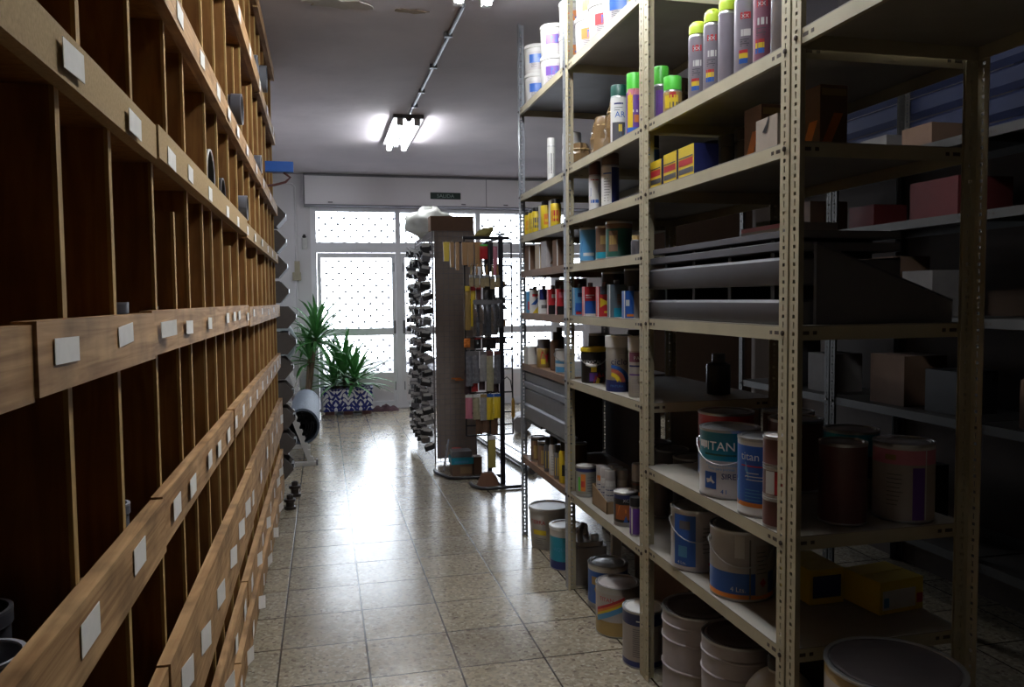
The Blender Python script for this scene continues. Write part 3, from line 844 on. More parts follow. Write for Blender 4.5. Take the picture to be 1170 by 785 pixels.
# ---- second shelf, far and middle racks
z = 2.151
spray('slim white spray can at the far rack edge on the second shelf', 1.245, 4.27, z, .022, .235, WHITE, WHITE, [('rect', -.015, .015, .04, .15, DGREY)] + lines(0, .05, .14, 6, .02, WHITEP), dome=False, cap_frac=.16)
jar('white bottle with a broad white cap behind the middle rack post', 1.40, 4.38, z, .055, .29, WHITE, WHITE, neck=.9, capf=.22, bands=[(.4, M('grey_label', (.3, .3, .3))), (1, WHITE)])
z = 2.166
for k, (x, y) in enumerate(((1.36, 3.74), (1.365, 3.56), (1.53, 3.66), (1.52, 3.44), (1.50, 4.03), (1.66, 4.16), (1.66, 3.52), (1.345, 4.07))):
    zk = 2.166 if y < 3.87 else 2.151
    t = thing('twine_bundle', ['brown cellophane-wrapped bundle at the front of the middle rack, beside the joint post', 'brown wrapped bundle just left of the green-lidded can', 'brown wrapped bundle in the second row of the middle rack', 'tall brown wrapped bundle behind the green-lidded can', 'brown wrapped bundle in the far rack beside the joint post', 'brown wrapped bundle at the back of the far rack', 'tallest brown wrapped bundle at the back of the middle rack', 'low brown wrapped bundle at the front of the far rack'][k], 'bundle', (x, y, zk), k * .7, group='brown wrapped bundles')
    r_ = random.Random(k); hh = (.22, .25, .28, .31, .24, .30, .36, .17)[k]
    b = MB(); n = 9; v = []; f = []
    for j in range(7):
        zz = hh * j / 6; rr = .076 * (1 - .45 * (j / 6) ** 2)
        for q in range(14):
            a = 2 * PI * q / 14; r2 = rr * r_.uniform(.72, 1.08); v.append((r2 * math.cos(a), r2 * math.sin(a), zz))
    for j in range(6):
        for q in range(14): f.append((j * 14 + q, j * 14 + (q + 1) % 14, (j + 1) * 14 + (q + 1) % 14, (j + 1) * 14 + q))
    f += [list(range(14))[::-1], [6 * 14 + q for q in range(14)]]
    b.add(v, f); b.build('wrap', M('brown_cellophane', (.20, .125, .06), .16), t, sharp=20)
    MB().tube([(.05 * math.cos(a / 10 * 2 * PI), .05 * math.sin(a / 10 * 2 * PI), hh * .8) for a in range(11)], .006, 6).build('tie', GOLD, t)
spray('white and dark spray can with a dark green lid marked with blue letters', 1.262, 3.285, z, .035, .25, WHITEP, DGREEN, [('rect', -.03, .03, .008, .09, DGREY), ('text', 'AR', .006, .11, .035, BLUE), ('rect', -.02, .02, .165, .172, NAVY)] + lines(0, .14, .16, 2, .04, DGREY) + [('rect', .008, .028, .03, .07, LBLUE), ('rect', .0, .014, .05, .08, YELLOW, .0012)], dome=False, cap_frac=.17)
spray('colourful spray can with a bright green cap left of the rack post', 1.258, 3.10, z, .032, .25, PURPLE, GREEN, [('rect', -.03, -.005, .03, .17, YELLOW), ('poly', [(-.01, .13), (.02, .14), (.028, .18), (.0, .185)], RED), ('rect', -.005, .03, .09, .10, WHITEP), ('rect', .0, .028, .05, .08, ORANGE), ('rect', -.03, .03, .012, .03, BLUE), ('rect', -.03, .03, .16, .185, PINK)], dome=False, cap_frac=.27)
spray('green-capped spray can right behind the rack post', 1.32, 2.975, z, .032, .245, DGREY, GREEN, [('rect', -.02, .02, .05, .15, PURPLE)], dome=False, cap_frac=.27)
z = 2.171
spray('short green-capped spray can in front of the row of lime-capped sprays', 1.262, 2.74, z, .034, .135, GOLD, GREEN, [('rect', -.03, .02, .02, .065, YELLOW), ('rect', -.012, .012, .055, .075, RED), ('rect', -.01, .03, .015, .04, DGREY)], dome=False, cap_frac=.34)
spray('dull-capped spray can behind the short green-capped one', 1.40, 2.71, z, .034, .24, GREYP, GREYP, dome=False)
spray('dark spray can standing in the back row of the spray shelf', 1.42, 2.56, z, .034, .25, DGREY, GREYP, dome=False)
lp = [('rect', -.022, .004, .045, .06, YELLOW), ('rect', -.022, .004, .03, .045, BLUE), ('rect', -.022, .004, .06, .07, RED), ('rect', -.018, .012, .16, .18, RED), ('rect', -.016, .012, .11, .13, WHITEP), ('text', 'XX', -.004, .163, .015, WHITEP)] + lines(-.004, .08, .105, 4, .03, DGREY)
SPB = M('spray_can_lilac_grey', (.27, .24, .285), .3, .2)
for k, (y, r, h) in enumerate(((2.535, .032, .265), (2.425, .030, .268), (2.325, .028, .272), (2.222, .036, .28), (2.115, .028, .262))):
    spray(['lime-capped spray can at the far end of its row, beside the short green-capped can', 'second lime-capped spray can from the far end', 'third lime-capped spray can, plain silver body', 'broad lime-capped spray can with a rainbow stripe', 'lime-capped spray can with a red label beside the big silver tube'][k],
          1.258 + (r - .03), y, z, r, h, SPB if k != 4 else M('plum_label', (.25, .08, .13)), LIME, [] if k == 2 else lp, group='lime-capped spray cans', cap_frac=.17)
jar('large silver tube standing at the near end of the spray can shelf', 1.262, 2.02, z, .034, .31, M('brushed_tube', (.5, .48, .52), .25, .6), GREYP, neck=.95, capf=.12, cat='tube', name='silver_tube')
jar('dark bottle with a bright edge on the nearest high shelf', 1.30, 1.77, 2.1905, .034, .26, DGREY, WHITE, cat='bottle')
jar('plum-coloured bottle on the nearest high shelf', 1.32, 1.68, 2.1905, .036, .24, M('plum_label', (.25, .08, .13)), BLACK, cat='bottle')

# ---- third shelf
z = 1.894
for k, y in enumerate((4.78, 4.688, 4.604, 4.41, 4.209)):
    jar(['yellow can with black cap at the far end of its shelf', 'second yellow can from the far post', 'third yellow can from the far post', 'large yellow can with silver collar in its row', 'yellow can nearest the rack joint'][k], 1.25 if k != 3 else 1.262, y, z, .03 if k != 3 else .042, (.145, .148, .15, .165, .15)[k], YELLOW, BLACK, neck=.8, capf=.14, shoulder=.05,
        prints=[('rect', -.022, .022, .03, .09, [ORANGE, GOLD, DGREY, ORANGE, RED][k]), ('rect', -.015, .015, .045, .06, YELLOW, .0012)], group='yellow cans on the third shelf', cat='can', name='yellow_can')
for k, y in enumerate((4.505, 4.29)):
    boxthing(['narrow white carton between the yellow cans', 'white carton with yellow stripe beside the last yellow can'][k], 1.262, y, z, .045, .05, .155, WHITEP, [('rect', -.01, .02, .03, .12, YELLOW)] if k else lines(0, .05, .12, 5, .03, GREYP))
z = 1.911
SPW = [('poly', [(-.02, .07), (.02, .09), (.02, .13), (-.02, .11)], BLUE), ('rect', -.02, .02, .04, .055, BLUE), ('rect', -.02, .02, .145, .15, RED)]
spray('white and blue spray can with a brown cap on the third shelf', 1.262, 3.60, z, .028, .235, WHITEP, MAROON, SPW, dome=False, cap_frac=.25)
spray('taller white and dark blue spray can with a brown cap', 1.282, 3.445, z, .040, .245, WHITEP, CARDD, [('rect', .006, .06, .01, .18, NAVY), ('rect', -.035, .005, .15, .156, BLUE)] + lines(-.015, .03, .14, 9, .03, GREYP, .003), dome=False, cap_frac=.2)
spray('dark blue spray can half hidden by the middle rack post', 1.275, 2.965, z, .032, .23, BLUE, BLACK, [('rect', -.025, .0, .04, .15, WHITEP)], dome=False)
z = 1.916
yb = lambda w: [('rect', -w / 2 + .004, w / 2 - .004, .012, .03, DGREY), ('rect', -w / 2 + .004, w / 2 - .008, .04, .062, RED), ('rect', -w / 2 + .004, w / 2 - .008, .066, .07, DGREY)]
for k, (y, wx, wy, h) in enumerate(((2.80, .06, .10, .098), (2.675, .07, .11, .105), (2.545, .09, .12, .105))):
    boxthing(['small yellow carton next to the rack post', 'yellow carton in the middle of the three', 'largest yellow carton, nearest the viewer'][k], 1.222 + wx / 2, y, z, wx, wy, h, YELLOW, [('rect', -wx / 2, wx / 2, .0, h, NAVY)], yb(wy), group='yellow cartons on the third shelf', flap=False)
for k in range(4):
    jar(['black canister at the back by the post, behind the yellow cartons', 'second black canister behind the yellow cartons', 'third black canister behind the yellow cartons', 'last black canister behind the yellow cartons'][k], 1.47, 2.80 - k * .12, z, .05, .175, BLACK, BLACK, neck=.95, capf=.2, group='black canisters', name='canister', cat='canister')
boxthing('pale block with a dark notch at the near end of the yellow carton shelf', 1.256, 2.03, z, .075, .11, .088, M('pale_carton', (.42, .34, .27), .7), [], [('poly', [(-.02, .05), (.0, .045), (.01, .06), (.018, .088), (.01, .088), (.0, .07)], BLACK)])
for k, (x, y, h) in enumerate(((1.36, 2.27, .175), (1.46, 2.12, .20))):
    boxthing(['brown carton with orange stripe behind the pale block, farther one', 'brown carton with orange stripe behind the pale block, nearer one'][k], x, y, z, .09, .10, h, CARDD, [('poly', [(-.04, .03), (-.01, .03), (.03, .12), (.0, .12)], ORANGE), ('rect', -.04, .04, h - .03, h - .01, GOLD)], [('poly', [(-.04, .02), (.0, .02), (.04, .1), (.0, .1)], ORANGE)])

# ---- fourth shelf
z = 1.678
for k, (y, wx, wy, h, m) in enumerate(((4.74, .10, .10, .15, CARDD), (4.50, .08, .09, .145, GOLD), (4.36, .10, .11, .15, M('pale_grey_label', (.45, .42, .42))), (4.14, .08, .08, .14, CARDD))):
    boxthing(['dark brown carton at the far end of the fourth shelf', 'ochre carton beside the dark brown one', 'pale carton with brown side on the fourth shelf', 'small brown carton beside the rack joint'][k], 1.222 + wx / 2, y, z, wx, wy, h, m, [('poly', [(-.03, .02), (.045, .02), (.045, .13)], CARDD), ('rect', -.01, .01, .02, .035, RED)] if k == 2 else [('rect', -wx / 2, -wx / 2 + .006, 0, h, WHITEP)])
can('bright blue can with a white base mark on the fourth shelf', 1.272, 3.70, z, .05, .165, [(1, LBLUE)], [('rect', -.035, .02, .03, .045, WHITEP), ('poly', [(-.05, .05), (.0, .06), (.04, .12), (-.04, .1)], BLUE)], cat='can')
can('brown and green tin beside the bright blue can', 1.275, 3.475, z, .05, .155, [(.2, TEAL), (1, CARDD)], [('rect', -.03, .02, .07, .11, GOLD)], cat='can')
can('wide brown and green tin at the near end of the fourth shelf', 1.285, 3.345, z, .058, .162, [(.85, DGREEN), (1, CARDD)], [('rect', -.05, -.005, .03, .12, CARDD), ('rect', -.045, -.01, .06, .10, GOLD, .0012)], cat='can')
jar('small dark jar with pale marks behind the middle post', 1.26, 3.06, z, .03, .08, DGREY, GOLD, neck=.8)

# ---- fifth shelf: rectangular tins
z = 1.418
A4 = [(4.745, .133, LBLUE, [('rect', -.025, .025, .02, .07, RED)]), (4.655, .14, WHITEP, [('poly', [(-.02, .0), (.03, .0), (.03, .06)], YELLOW), ('poly', [(-.03, .05), (.0, .05), (.03, .09), (.03, .11)], BLUE), ('rect', -.02, .02, .10, .115, RED)]),
      (4.455, .142, WHITEP, [('rect', -.03, .03, .08, .14, NAVY), ('rect', -.02, .02, .03, .05, GREYP)]), (4.27, .14, RED, [('rect', -.03, .03, .0, .05, BLACK), ('rect', -.012, .012, .09, .11, WHITEP)]), (4.105, .138, RED, [('rect', -.03, .03, .0, .045, BLACK), ('rect', -.02, .012, .09, .12, PINK)])]
for k, (y, h, m, pr) in enumerate(A4):
    boxthing(['blue and red tin at the far end of the tin shelf', 'white tin with yellow corner and blue stripe', 'white tin with a navy top half', 'red tin with black foot, farther of two', 'red tin with black foot, nearest the rack joint'][k], 1.248, y, z, .062, .035, h, m, pr, [('rect', .006, .015, .0, h, WHITEP)] if k != 0 else (), cat='tin', name='rectangular_tin', flap=False, bevel=.006, cap=GREYP)  # white strips on the aisle sides paint a window glint
z = 1.421
B4 = [(3.795, .136, LBLUE, [('rect', -.032, .032, .015, .06, BLUE), ('rect', -.02, .02, .09, .11, NAVY), ('rect', -.03, .0, .004, .02, RED)]),
      (3.64, .138, RED, [('rect', -.035, .035, .0, .07, BLUE), ('rect', -.03, .012, .095, .10, WHITEP), ('rect', -.03, .0, .085, .089, WHITEP), ('rect', -.035, .035, .0, .01, WHITEP, .0012)]),
      (3.44, .136, RED, [('poly', [(-.03, .04), (-.005, .055), (.02, .045), (.03, .07), (.03, .085), (.0, .07), (-.03, .085)], YELLOW), ('rect', -.032, .032, .10, .136, DGREY), ('rect', -.01, .02, .015, .025, YELLOW)]),
      (3.29, .142, M('slate_label', (.13, .17, .20)), [('rect', -.02, .03, .0, .04, TEAL), ('rect', -.005, .03, .055, .10, CARDD)] + lines(.01, .05, .1, 5, .04, GREYP)),
      (3.115, .112, BLUE, [('rect', .002, .035, .0, .11, M('pale_grey_label', (.45, .42, .42))), ('rect', -.034, -.018, .05, .075, WHITEP), ('rect', -.03, .0, .006, .016, ORANGE)])]
for k, (y, h, m, pr) in enumerate(B4):
    boxthing(['light blue tin at the far end of the middle tin row', 'red over blue tin in the middle tin row', 'red tin with yellow flame and dark top', 'slate grey tin with teal foot', 'short blue and grey tin beside the near post'][k], 1.252, y, z, .072, .04, h, m, pr, [('rect', .008, .018, .0, h, WHITEP), ('rect', -.018, .008, .0, h, m)], cat='tin', name='rectangular_tin', flap=False, bevel=.006, cap=GREYP)  # white side strips are painted window glint, the rest is body colour
for k, (x, y) in enumerate(((1.42, 4.62), (1.42, 4.36))):
    can(['dark can of the second row behind the white tin', 'dark can of the second row behind the red tins'][k], x, y, 1.418, .055, .2, [(.5, DGREY), (1, MAROON)], cat='can')
for k, (x, y, h) in enumerate(((1.40, 3.70, .21), (1.44, 3.50, .22), (1.42, 3.22, .2))):
    can(['black can at the back behind the light blue tin', 'black can at the back behind the red tins', 'black can at the back behind the slate tin'][k], x, y, 1.421, .065, h, [(1, BLACK)], lidm=GREYP, cat='can')

# ---- sixth shelf
z = 1.103
boxthing('white carton at the far end of the lower brown shelf', 1.262, 4.765, z, .09, .11, .108, WHITE, [], [], cat='box')
jar('bottle with grey cap and flame label beside the white carton', 1.258, 4.50, z, .042, .165, GOLD, GREYP, neck=.85, capf=.3, prints=[('poly', [(-.02, .02), (.02, .03), (.03, .09), (.01, .07), (-.01, .1), (-.02, .06)], RED), ('rect', -.02, .01, .02, .05, YELLOW)], shoulder=.06)
jar('tall dark bottle standing behind the flame-label bottle', 1.33, 4.42, z, .035, .235, BLACK, BLACK, neck=.45)
jar('second dark bottle with a brown label on the lower brown shelf', 1.27, 4.28, z, .035, .215, CARDD, BLACK, neck=.5)
can('pale blue can with wire handle and dark lid next to the rack joint', 1.265, 4.11, z, .05, .13, [(.25, LBLUE), (.4, WHITEP), (.55, LBLUE), (1, WHITEP)], (), handle=True, lidm=WHITE, cat='can')
can('dark tall can behind the pale blue one', 1.46, 4.10, z, .06, .21, [(1, BLACK)], cat='can', lidm=BLACK)
z = 1.096
tub('black pail with yellow rim, yellow tag and flame print', 1.276, 3.67, z, .063, .172, [('text', 'LEXICAL', -.004, .094, .024, WHITEP), ('rect', -.012, .016, .055, .08, YELLOW), ('poly', [(.0, .0), (.06, .0), (.07, .03), (.055, .05), (.045, .03), (.03, .055), (.02, .03), (.01, .04)], RED), ('poly', [(.01, .0), (.03, .0), (.035, .02), (.02, .03)], YELLOW, .002), ('rect', -.02, .02, .01, .05, PURPLE), ('rect', .04, .06, .06, .14, MAROON)], body=BLACK, lidm=YELLOW, handle='grip', cat='pail', name='paint_pail', taper=.92)
# white canister with rainbow
RB = []
for k, c in enumerate((YELLOW, M('coral_ink', (.62, .16, .12), .4), BLUE)):
    lo = []; hi = []
    for q in range(9):
        s = q / 8; a = PI * .5 * s
        r0 = .026 + k * .019; r1 = r0 + .019
        lo.append((-.035 + r0 * math.sin(a), .042 + r0 * .95 * math.cos(a))); hi.append((-.035 + r1 * math.sin(a), .042 + r1 * .9 * math.cos(a)))
    RB.append(('strip', lo, hi, c))
jar('tall white canister with dark blue foot and a rainbow under blue letters', 1.268, 3.305, z, .057, .245, M('canister_white', (.55, .51, .45), .4), WHITE, neck=.98, capf=.18, shoulder=.02, prints=[('rect', -.085, .085, .0, .05, NAVY)] + RB + [('text', 'ciclo', .0, .118, .040, NAVY), ('text', 'PINTURA', -.01, .02, .014, LBLUE)] + lines(.02, .155, .18, 2, .04, MAUVE), cat='canister', name='canister')
jar('white spray bottle with a maroon label beside the rainbow canister', 1.262, 3.075, z, .038, .25, M('canister_white', (.55, .51, .45), .4), WHITE, neck=.98, capf=.2, shoulder=.02, prints=[('rect', -.04, .04, .145, .185, M('plum_label', (.25, .08, .13))), ('rect', -.04, .04, .09, .096, PURPLE), ('rect', -.04, .04, .125, .132, NAVY), ('text', 'PAS', 0, .155, .02, WHITEP)] + lines(0, .02, .08, 7, .05, MAUVE))
boxthing('white card standing behind the black pail', 1.42, 3.60, z, .05, .03, .22, WHITEP, flap=False)
for k, (x, y, h) in enumerate(((1.40, 3.46, .26), (1.50, 3.72, .24), (1.62, 3.06, .17))):
    jar(['black canister behind the rainbow canister', 'black canister behind the pail', 'black canister in the near back corner of its shelf'][k], x, y, z, .05, h, BLACK, DGREY, neck=.5, name='canister', cat='canister')

# ---- grey slats: stacked in the far rack and in the near rack
def slat(label, x0, x1, y0, y1, z0, z1, group, m=DGREY, name='grey_slat'):
    t = thing(name, label, 'slat', (x0, y0, z0), group=group)
    L = y1 - y0; h = z1 - z0; w = x1 - x0
    prof = [(0, h * .12), (.006, 0), (w, 0), (w, h), (w - .003, h), (w - .003, .004), (.009, .004), (.004, h * .15), (.004, h * .8), (.012, h * .93), (.012, h), (0, h * .88)]
    b = MB().prism(prof[::-1], 0, L, 0, lambda a, c, d: (a, d, c)); b.build('channel', m, t)
    for k, yy in enumerate((.0, L - .004)):
        MB().box(.004, w - .003, yy, yy + .004, .004, h * .9).build('end_cap', GREYP, t)
    return t
SB = M('blue_grey_plastic', (.24, .26, .31), .38)
for k, (z0, z1, lb) in enumerate(((.762, .858, 'lowest blue-grey slat in the far rack'), (.8585, .955, 'middle broad blue-grey slat in the far rack'), (.9555, .995, 'narrow blue-grey slat in the far rack'), (.9955, 1.055, 'topmost blue-grey slat under the brown shelf'))):
    slat(lb, 1.214 + .006 * (k % 2), 1.265, 3.93, 4.80, z0, z1, 'blue-grey slats in the far rack', SB)
# cross bars carrying them
t = thing('slat_support', 'pair of dark ledge bars carrying the blue-grey slats', 'bracket', (1.214, 0,   .7485))
for yy in (3.95, 4.42): MB().box(0, .05, yy, yy + .38, 0, .0125).build('cross_bar', BLACKM, t)
GS = [(1.4255, 1.495, 1.215), (1.535, 1.612, 1.219), (1.628, 1.655, 1.224), (1.665, 1.688, 1.235)]
for k, (z0, z1, xx) in enumerate(GS):
    slat(['lowest slate-grey slat in the near rack', 'broad second slate-grey slat in the near rack', 'narrow third slate-grey slat in the near rack', 'topmost slate-grey slat in the near rack'][k], xx, 1.60, 1.955, 2.855, z0, z1, 'slate-grey slats in the near rack')
for (za, zb) in ((1.495, 1.535), (1.612, 1.628), (1.655, 1.665)):
    for k, yy in enumerate((2.05, 2.30, 2.55, 2.78)):
        tag(MB().box(1.26, 1.58, yy, yy + .02, za, zb).build('spacer_block', BLACK), 'black spacer strip between the slate-grey slats', 'spacer', 'spacer strips between the slats')
boxthing('flat box with a red top edge lying on the slate-grey slats', 1.42, 2.24, 1.688, .16, .28, .035, M('pale_grey_label', (.45, .42, .42)), [], [('rect', -.14, .14, .022, .035, PINK)])
boxthing('dull green carton standing behind the slats next to the post', 1.66, 2.72, 1.426, .08, .1, .36, M('dull_green', (.06, .09, .04)))
t = thing('sloped_panel', 'dark sloped panel leaning at the open end of the near rack', 'panel', (1.31, 1.925, 1.4255))
MB().prism([(0, 0), (.44, 0), (.44, .06), (.0, .22)], 0, .012, 0, lambda a, c, d: (a, d, c)).build('sheet', GREYP, t)
MB().prism([(0, .22), (.44, .06), (.44, .066), (.0, .226)], -.002, .016, 0, lambda a, c, d: (a, d, c)).build('edge_strip', DGREY, t)

# ---- seventh shelf, far and middle racks
z = .516
for k, (y) in enumerate((4.665, 4.50)):
    can(['dark brown jar at the far end of the low brown shelf', 'second dark brown jar on the low brown shelf'][k], 1.265, y, z, .047, .15, [(.9, CARDD), (1, BLACK)], [('rect', -.03, .0, .02, .1, GOLD)], cat='jar', name='jar', lidm=BLACK)
for k, (y, m, r, h) in enumerate(((4.36, DGREY, .028, .2), (4.26, WHITEP, .028, .225), (4.16, GREYP, .026, .19), (4.06, YELLOW, .03, .228))):
    jar(['dark slim tube on the low brown shelf', 'white slim tube on the low brown shelf', 'grey tube with yellow front on the low brown shelf', 'yellow bottle with black top beside the rack joint'][k], 1.242 + (r - .026), y, z, r, h, m, BLACK, neck=.7, capf=.22,
        prints=[('rect', -.02, .015, .02, .12, YELLOW)] if k in (0, 2) else [('rect', -.015, .01, .04, .1, BLACK)] if k == 3 else lines(0, .03, .12, 6, .03, GREYP), name='slim_bottle', cat='bottle')
jar('yellow bottle standing behind the slim tubes', 1.33, 4.25, z, .028, .2, YELLOW, BLACK, neck=.6, name='slim_bottle')
for k in range(3):
    can('dark jar in the back row of the low brown shelf', 1.42, 4.68 - k * .17, z, .045, .16, [(1, CARDD)], group='dark jars in the back row', cat='jar', name='jar', lidm=BLACK)
can('white paint can with a colourful label at the far end of its shelf', 1.272, 3.77, z, .054, .152, [(.06, STEEL), (.88, M('label_grey', (.36, .35, .31))), (1, NAVY)], [('rect', -.03, -.005, .03, .115, ORANGE), ('rect', -.045, -.033, .03, .1, GREEN), ('rect', -.027, -.01, .05, .08, RED, .0012)] + lines(.025, .03, .11, 6, .04, DGREY), lidm=WHITE)
t = thing('open_box', 'open cardboard box with slanted sides holding white spray cans', 'box', (1.305, 3.50, z))
b = MB()
w2, l2 = .062, .10
b.box(-w2, w2, -l2, l2, 0, .004)
for s in (-1, 1):
    b.prism([(-l2, 0), (l2, 0), (l2, .10), (-l2, .055)], 0, .004, 0, lambda a, c, d, s=s: (s * (w2 - d), a, c))
b.box(-w2, w2, -l2, -l2 + .004, .004, .055); b.box(-w2, w2, l2 - .004, l2, .004, .10)
b.build('tray', CARD, t)
CLEARCAP = M('frosted_cap', (.5, .46, .45), .3)
k = 0
for dx_ in (-.029, .029):
    for dy_ in (-.062, -.003, .056):
        nm = ['white spray can in the card box, aisle side near corner', 'white spray can in the card box, aisle side middle', 'white spray can with orange top band in the card box, aisle side far corner', 'white spray can in the card box, back near corner', 'white spray can in the card box, back middle', 'white spray can in the card box, back far corner'][k]
        spray(nm, 1.305 + dx_, 3.50 + dy_, z + .0045, .0265, .19, M('spray_white_label', (.55, .53, .53)), CLEARCAP, [('rect', -.025, .025, .1, .104, NAVY), ('rect', -.025, .025, .075, .079, NAVY), ('rect', -.025, .025, .12, .145, ORANGE if k == 2 else WHITEP)] + lines(0, .02, .07, 5, .03, GREYP), group='white spray cans in the card box', dome=False, cap_frac=.24)
        k += 1
spray('spray can with frosted cap and orange lower band behind the flame can', 1.385, 3.36, z, .034, .235, DGREY, CLEARCAP, [('rect', -.03, .03, .02, .11, ORANGE), ('rect', -.03, .03, .14, .15, MAROON)], dome=False, cap_frac=.28)
spray('second frosted-cap spray can at the back of the flame can', 1.47, 3.30, z, .034, .235, GREYP, CLEARCAP, dome=False, cap_frac=.28)
can('dark paint can with orange flame label at the shelf front', 1.272, 3.235, z, .053, .148, [(.08, STEEL), (.86, BLACK), (1, NAVY)], [('rect', -.05, .05, .03, .095, M('rust_ink', (.40, .11, .03))), ('poly', [(-.04, .05), (.0, .06), (.03, .05), (.04, .085), (.0, .075), (-.03, .09)], ORANGE), ('poly', [(-.01, .02), (.01, .02), (.0, .05)], BLUE), ('text', 'XC', .0, .108, .018, WHITEP)], lidm=WHITE)
spray('purple spray can against the near post on the same shelf', 1.25, 3.07, z, .025, .16, PURPLE, BLACK, [('rect', -.02, -.012, .01, .12, WHITEP)], dome=False)
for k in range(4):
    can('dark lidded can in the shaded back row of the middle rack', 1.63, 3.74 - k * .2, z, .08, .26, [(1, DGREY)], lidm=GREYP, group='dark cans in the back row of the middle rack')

# ---- floor under the racks
tub('white bucket with red lettering on the floor of the far rack', 1.315, 4.615, 0, .122, .25, [('text', 'TIERRA', -.06, .155, .035, RED)] + [('rect', -.10, .0, .09, .12, YELLOW)] + lines(-.04, .03, .08, 4, .08, GREYP), cat='bucket', name='bucket', taper=.88, body=M('bucket_white', (.6, .58, .55), .45), face=-2.0)
can('teal paint bucket with white rim on the floor behind the rack post', 1.30, 4.22, 0, .09, .235, [(.2, NAVY), (.82, TEAL), (1, WHITEP)], [('text', 'AQUA', -.03, .11, .03, LBLUE)], lid='snap', lidm=WHITE, cat='bucket', name='bucket')
t = thing('jerry_can', 'grey white jerry can with handle on the floor by the rack post', 'jerry can', (1.345, 4.0, 0))
b = MB().rbox(-.09, .09, -.10, .10, 0, .20, .03); b.rbox(-.075, .075, -.085, .085, .20, .225, .03); b.build('body', M('old_plastic', (.40, .36, .33), .5), t)
MB().tube([(-.05, -.06, .22), (-.05, -.045, .275), (-.02, 0, .295), (.01, .05, .275), (.02, .06, .222)], .016, 10).build('handle', M('old_plastic', (.40, .36, .33), .5), t)
MB().lathe([(.022, 0), (.022, .03), (.018, .033)], 14, 0, (.03, -.05, .224)).build('cap', WHITE, t)
boxthing('large brown carton on the floor under the middle rack', 1.62, 3.37, 0, .26, .60, .40, CARDD)
boxthing('white sheet of card standing between the carton and the cans', 1.44, 3.80, 0, .05, .03, .36, WHITEP, flap=False)
can('blue paint can with gold ornament on the floor, farthest of the three cans', 1.335, 3.635, 0, .098, .215, [(.1, STEEL), (.9, BLUE), (1, WHITEP)], [('poly', [(-.05 + .02 * math.cos(a / 8 * 2 * PI), .1 + .02 * math.sin(a / 8 * 2 * PI)) for a in range(8)], GOLD), ('poly', [(-.02 + .02 * math.cos(a / 8 * 2 * PI), .06 + .02 * math.sin(a / 8 * 2 * PI)) for a in range(8)], GOLD), ('rect', -.09, -.05, .12, .16, GOLD)])
RAIN = []
for k, c in enumerate((LBLUE, GREEN, YELLOW, ORANGE, RED)):
    d = .012 * k
    RAIN.append(('strip', [(-.11 + .02 * q, .06 + d + .0095 * q) for q in range(8)], [(-.11 + .02 * q, .073 + d + .0095 * q) for q in range(8)], c))
RAIN[1] = ('strip', RAIN[1][1], RAIN[1][2], LBLUE)
can('white and ochre paint can with a diagonal rainbow on the floor', 1.272, 3.335, 0, .100, .225, [(.3, GOLD), (.9, M('label_grey_white', (.5, .46, .44))), (1, STEEL)], RAIN + [('text', 'TITAN', -.055, .16, .026, RED)], lidm=M('used_lid', (.42, .38, .36), .5))
can('white paint can with navy bands on the floor beside the front post', 1.262, 3.015, 0, .086, .235, [(.1, NAVY), (.78, M('label_warm', (.46, .40, .36))), (1, NAVY)], lines(0, .05, .17, 14, .09, GREYP, .003) + [('rect', -.03, .0, .195, .2, WHITEP)], lidm=WHITE)
for k, (x, y, r, h) in enumerate(((1.353, 2.70, .135, .345), (1.35, 2.395, .125, .365))):
    can(['mauve-grey metal drum on the floor beside the front post', 'second mauve-grey metal drum on the floor'][k], x, y, 0, r, h, [(.36, MAUVE), (.68, MAUVE), (.86, MAUVE), (1, MAUVE)], [('rect', -.07, .05, .03, .13, M('label_warm', (.46, .40, .36)))] if k == 0 else (), ribs=(.36, .68, .86), lidm=M('drum_lid', (.12, .09, .09), .5), cat='drum', name='metal_drum')
t = thing('jug', 'round white jug with dark cap on the floor at the rack end', 'jug', (1.34, 2.125, 0))
MB().lathe([(.10, 0), (.118, .01), (.12, .22)] + [(.12 * math.cos(a / 8 * 1.25), .22 + .15 * math.sin(a / 8 * 1.25)) for a in range(1, 9)] + [(.036, .375)], 32).build('body', WHITE, t)
MB().lathe([(.041, .372), (.041, .40), (.036, .408)], 20).build('cap', BLACK, t)
can('large pale bucket with gold rim and green ellipse at the open rack end', 1.385, 1.69, 0, .165, .575, [(.955, M('label_warm', (.46, .40, .36))), (1, GOLD)], [('poly', [(.09 * math.cos(a / 16 * 2 * PI), .475 + .018 * math.sin(a / 16 * 2 * PI)) for a in range(16)], DGREEN), ('text', 'COLOR', 0, .40, .04, NAVY)], lidm=M('dark_lid', (.04, .03, .03), .5), cat='bucket', name='bucket', handle=True)

# ---- near rack, large cans
z = .852
SWAN = [(-.012, .012), (.004, .02), (.012, .012), (.018, .018), (.008, .028), (.004, .044), (-.002, .03), (-.016, .03)]
can('white and teal paint can with big white letters on the near rack', 1.306, 2.385, z, .098, .225, [(.56, M('label_grey_white', (.5, .46, .44))), (1, TEAL)],
    [('text', 'TITAN', -.015, .158, .040, WHITEP, 1.05), ('rect', -.09, -.05, .163, .185, WHITEP), ('rect', -.06, -.014, .03, .085, BLUE)] + [('poly', [(-.037 + a, .038 + c * .8) for a, c in SWAN], WHITEP)] + [('text', 'SIRENA', .045, .066, .026, NAVY), ('text', 'Pintura para piscinas', -.0, .108, .013, LBLUE), ('text', 'Tinta para piscinas', .0, .094, .012, LBLUE), ('text', '4 l', .01, .018, .02, BLUE), ('rect', -.06, .05, .14, .146, DGREEN)], handle=True, face=tocam(1.306, 2.385, -.3))
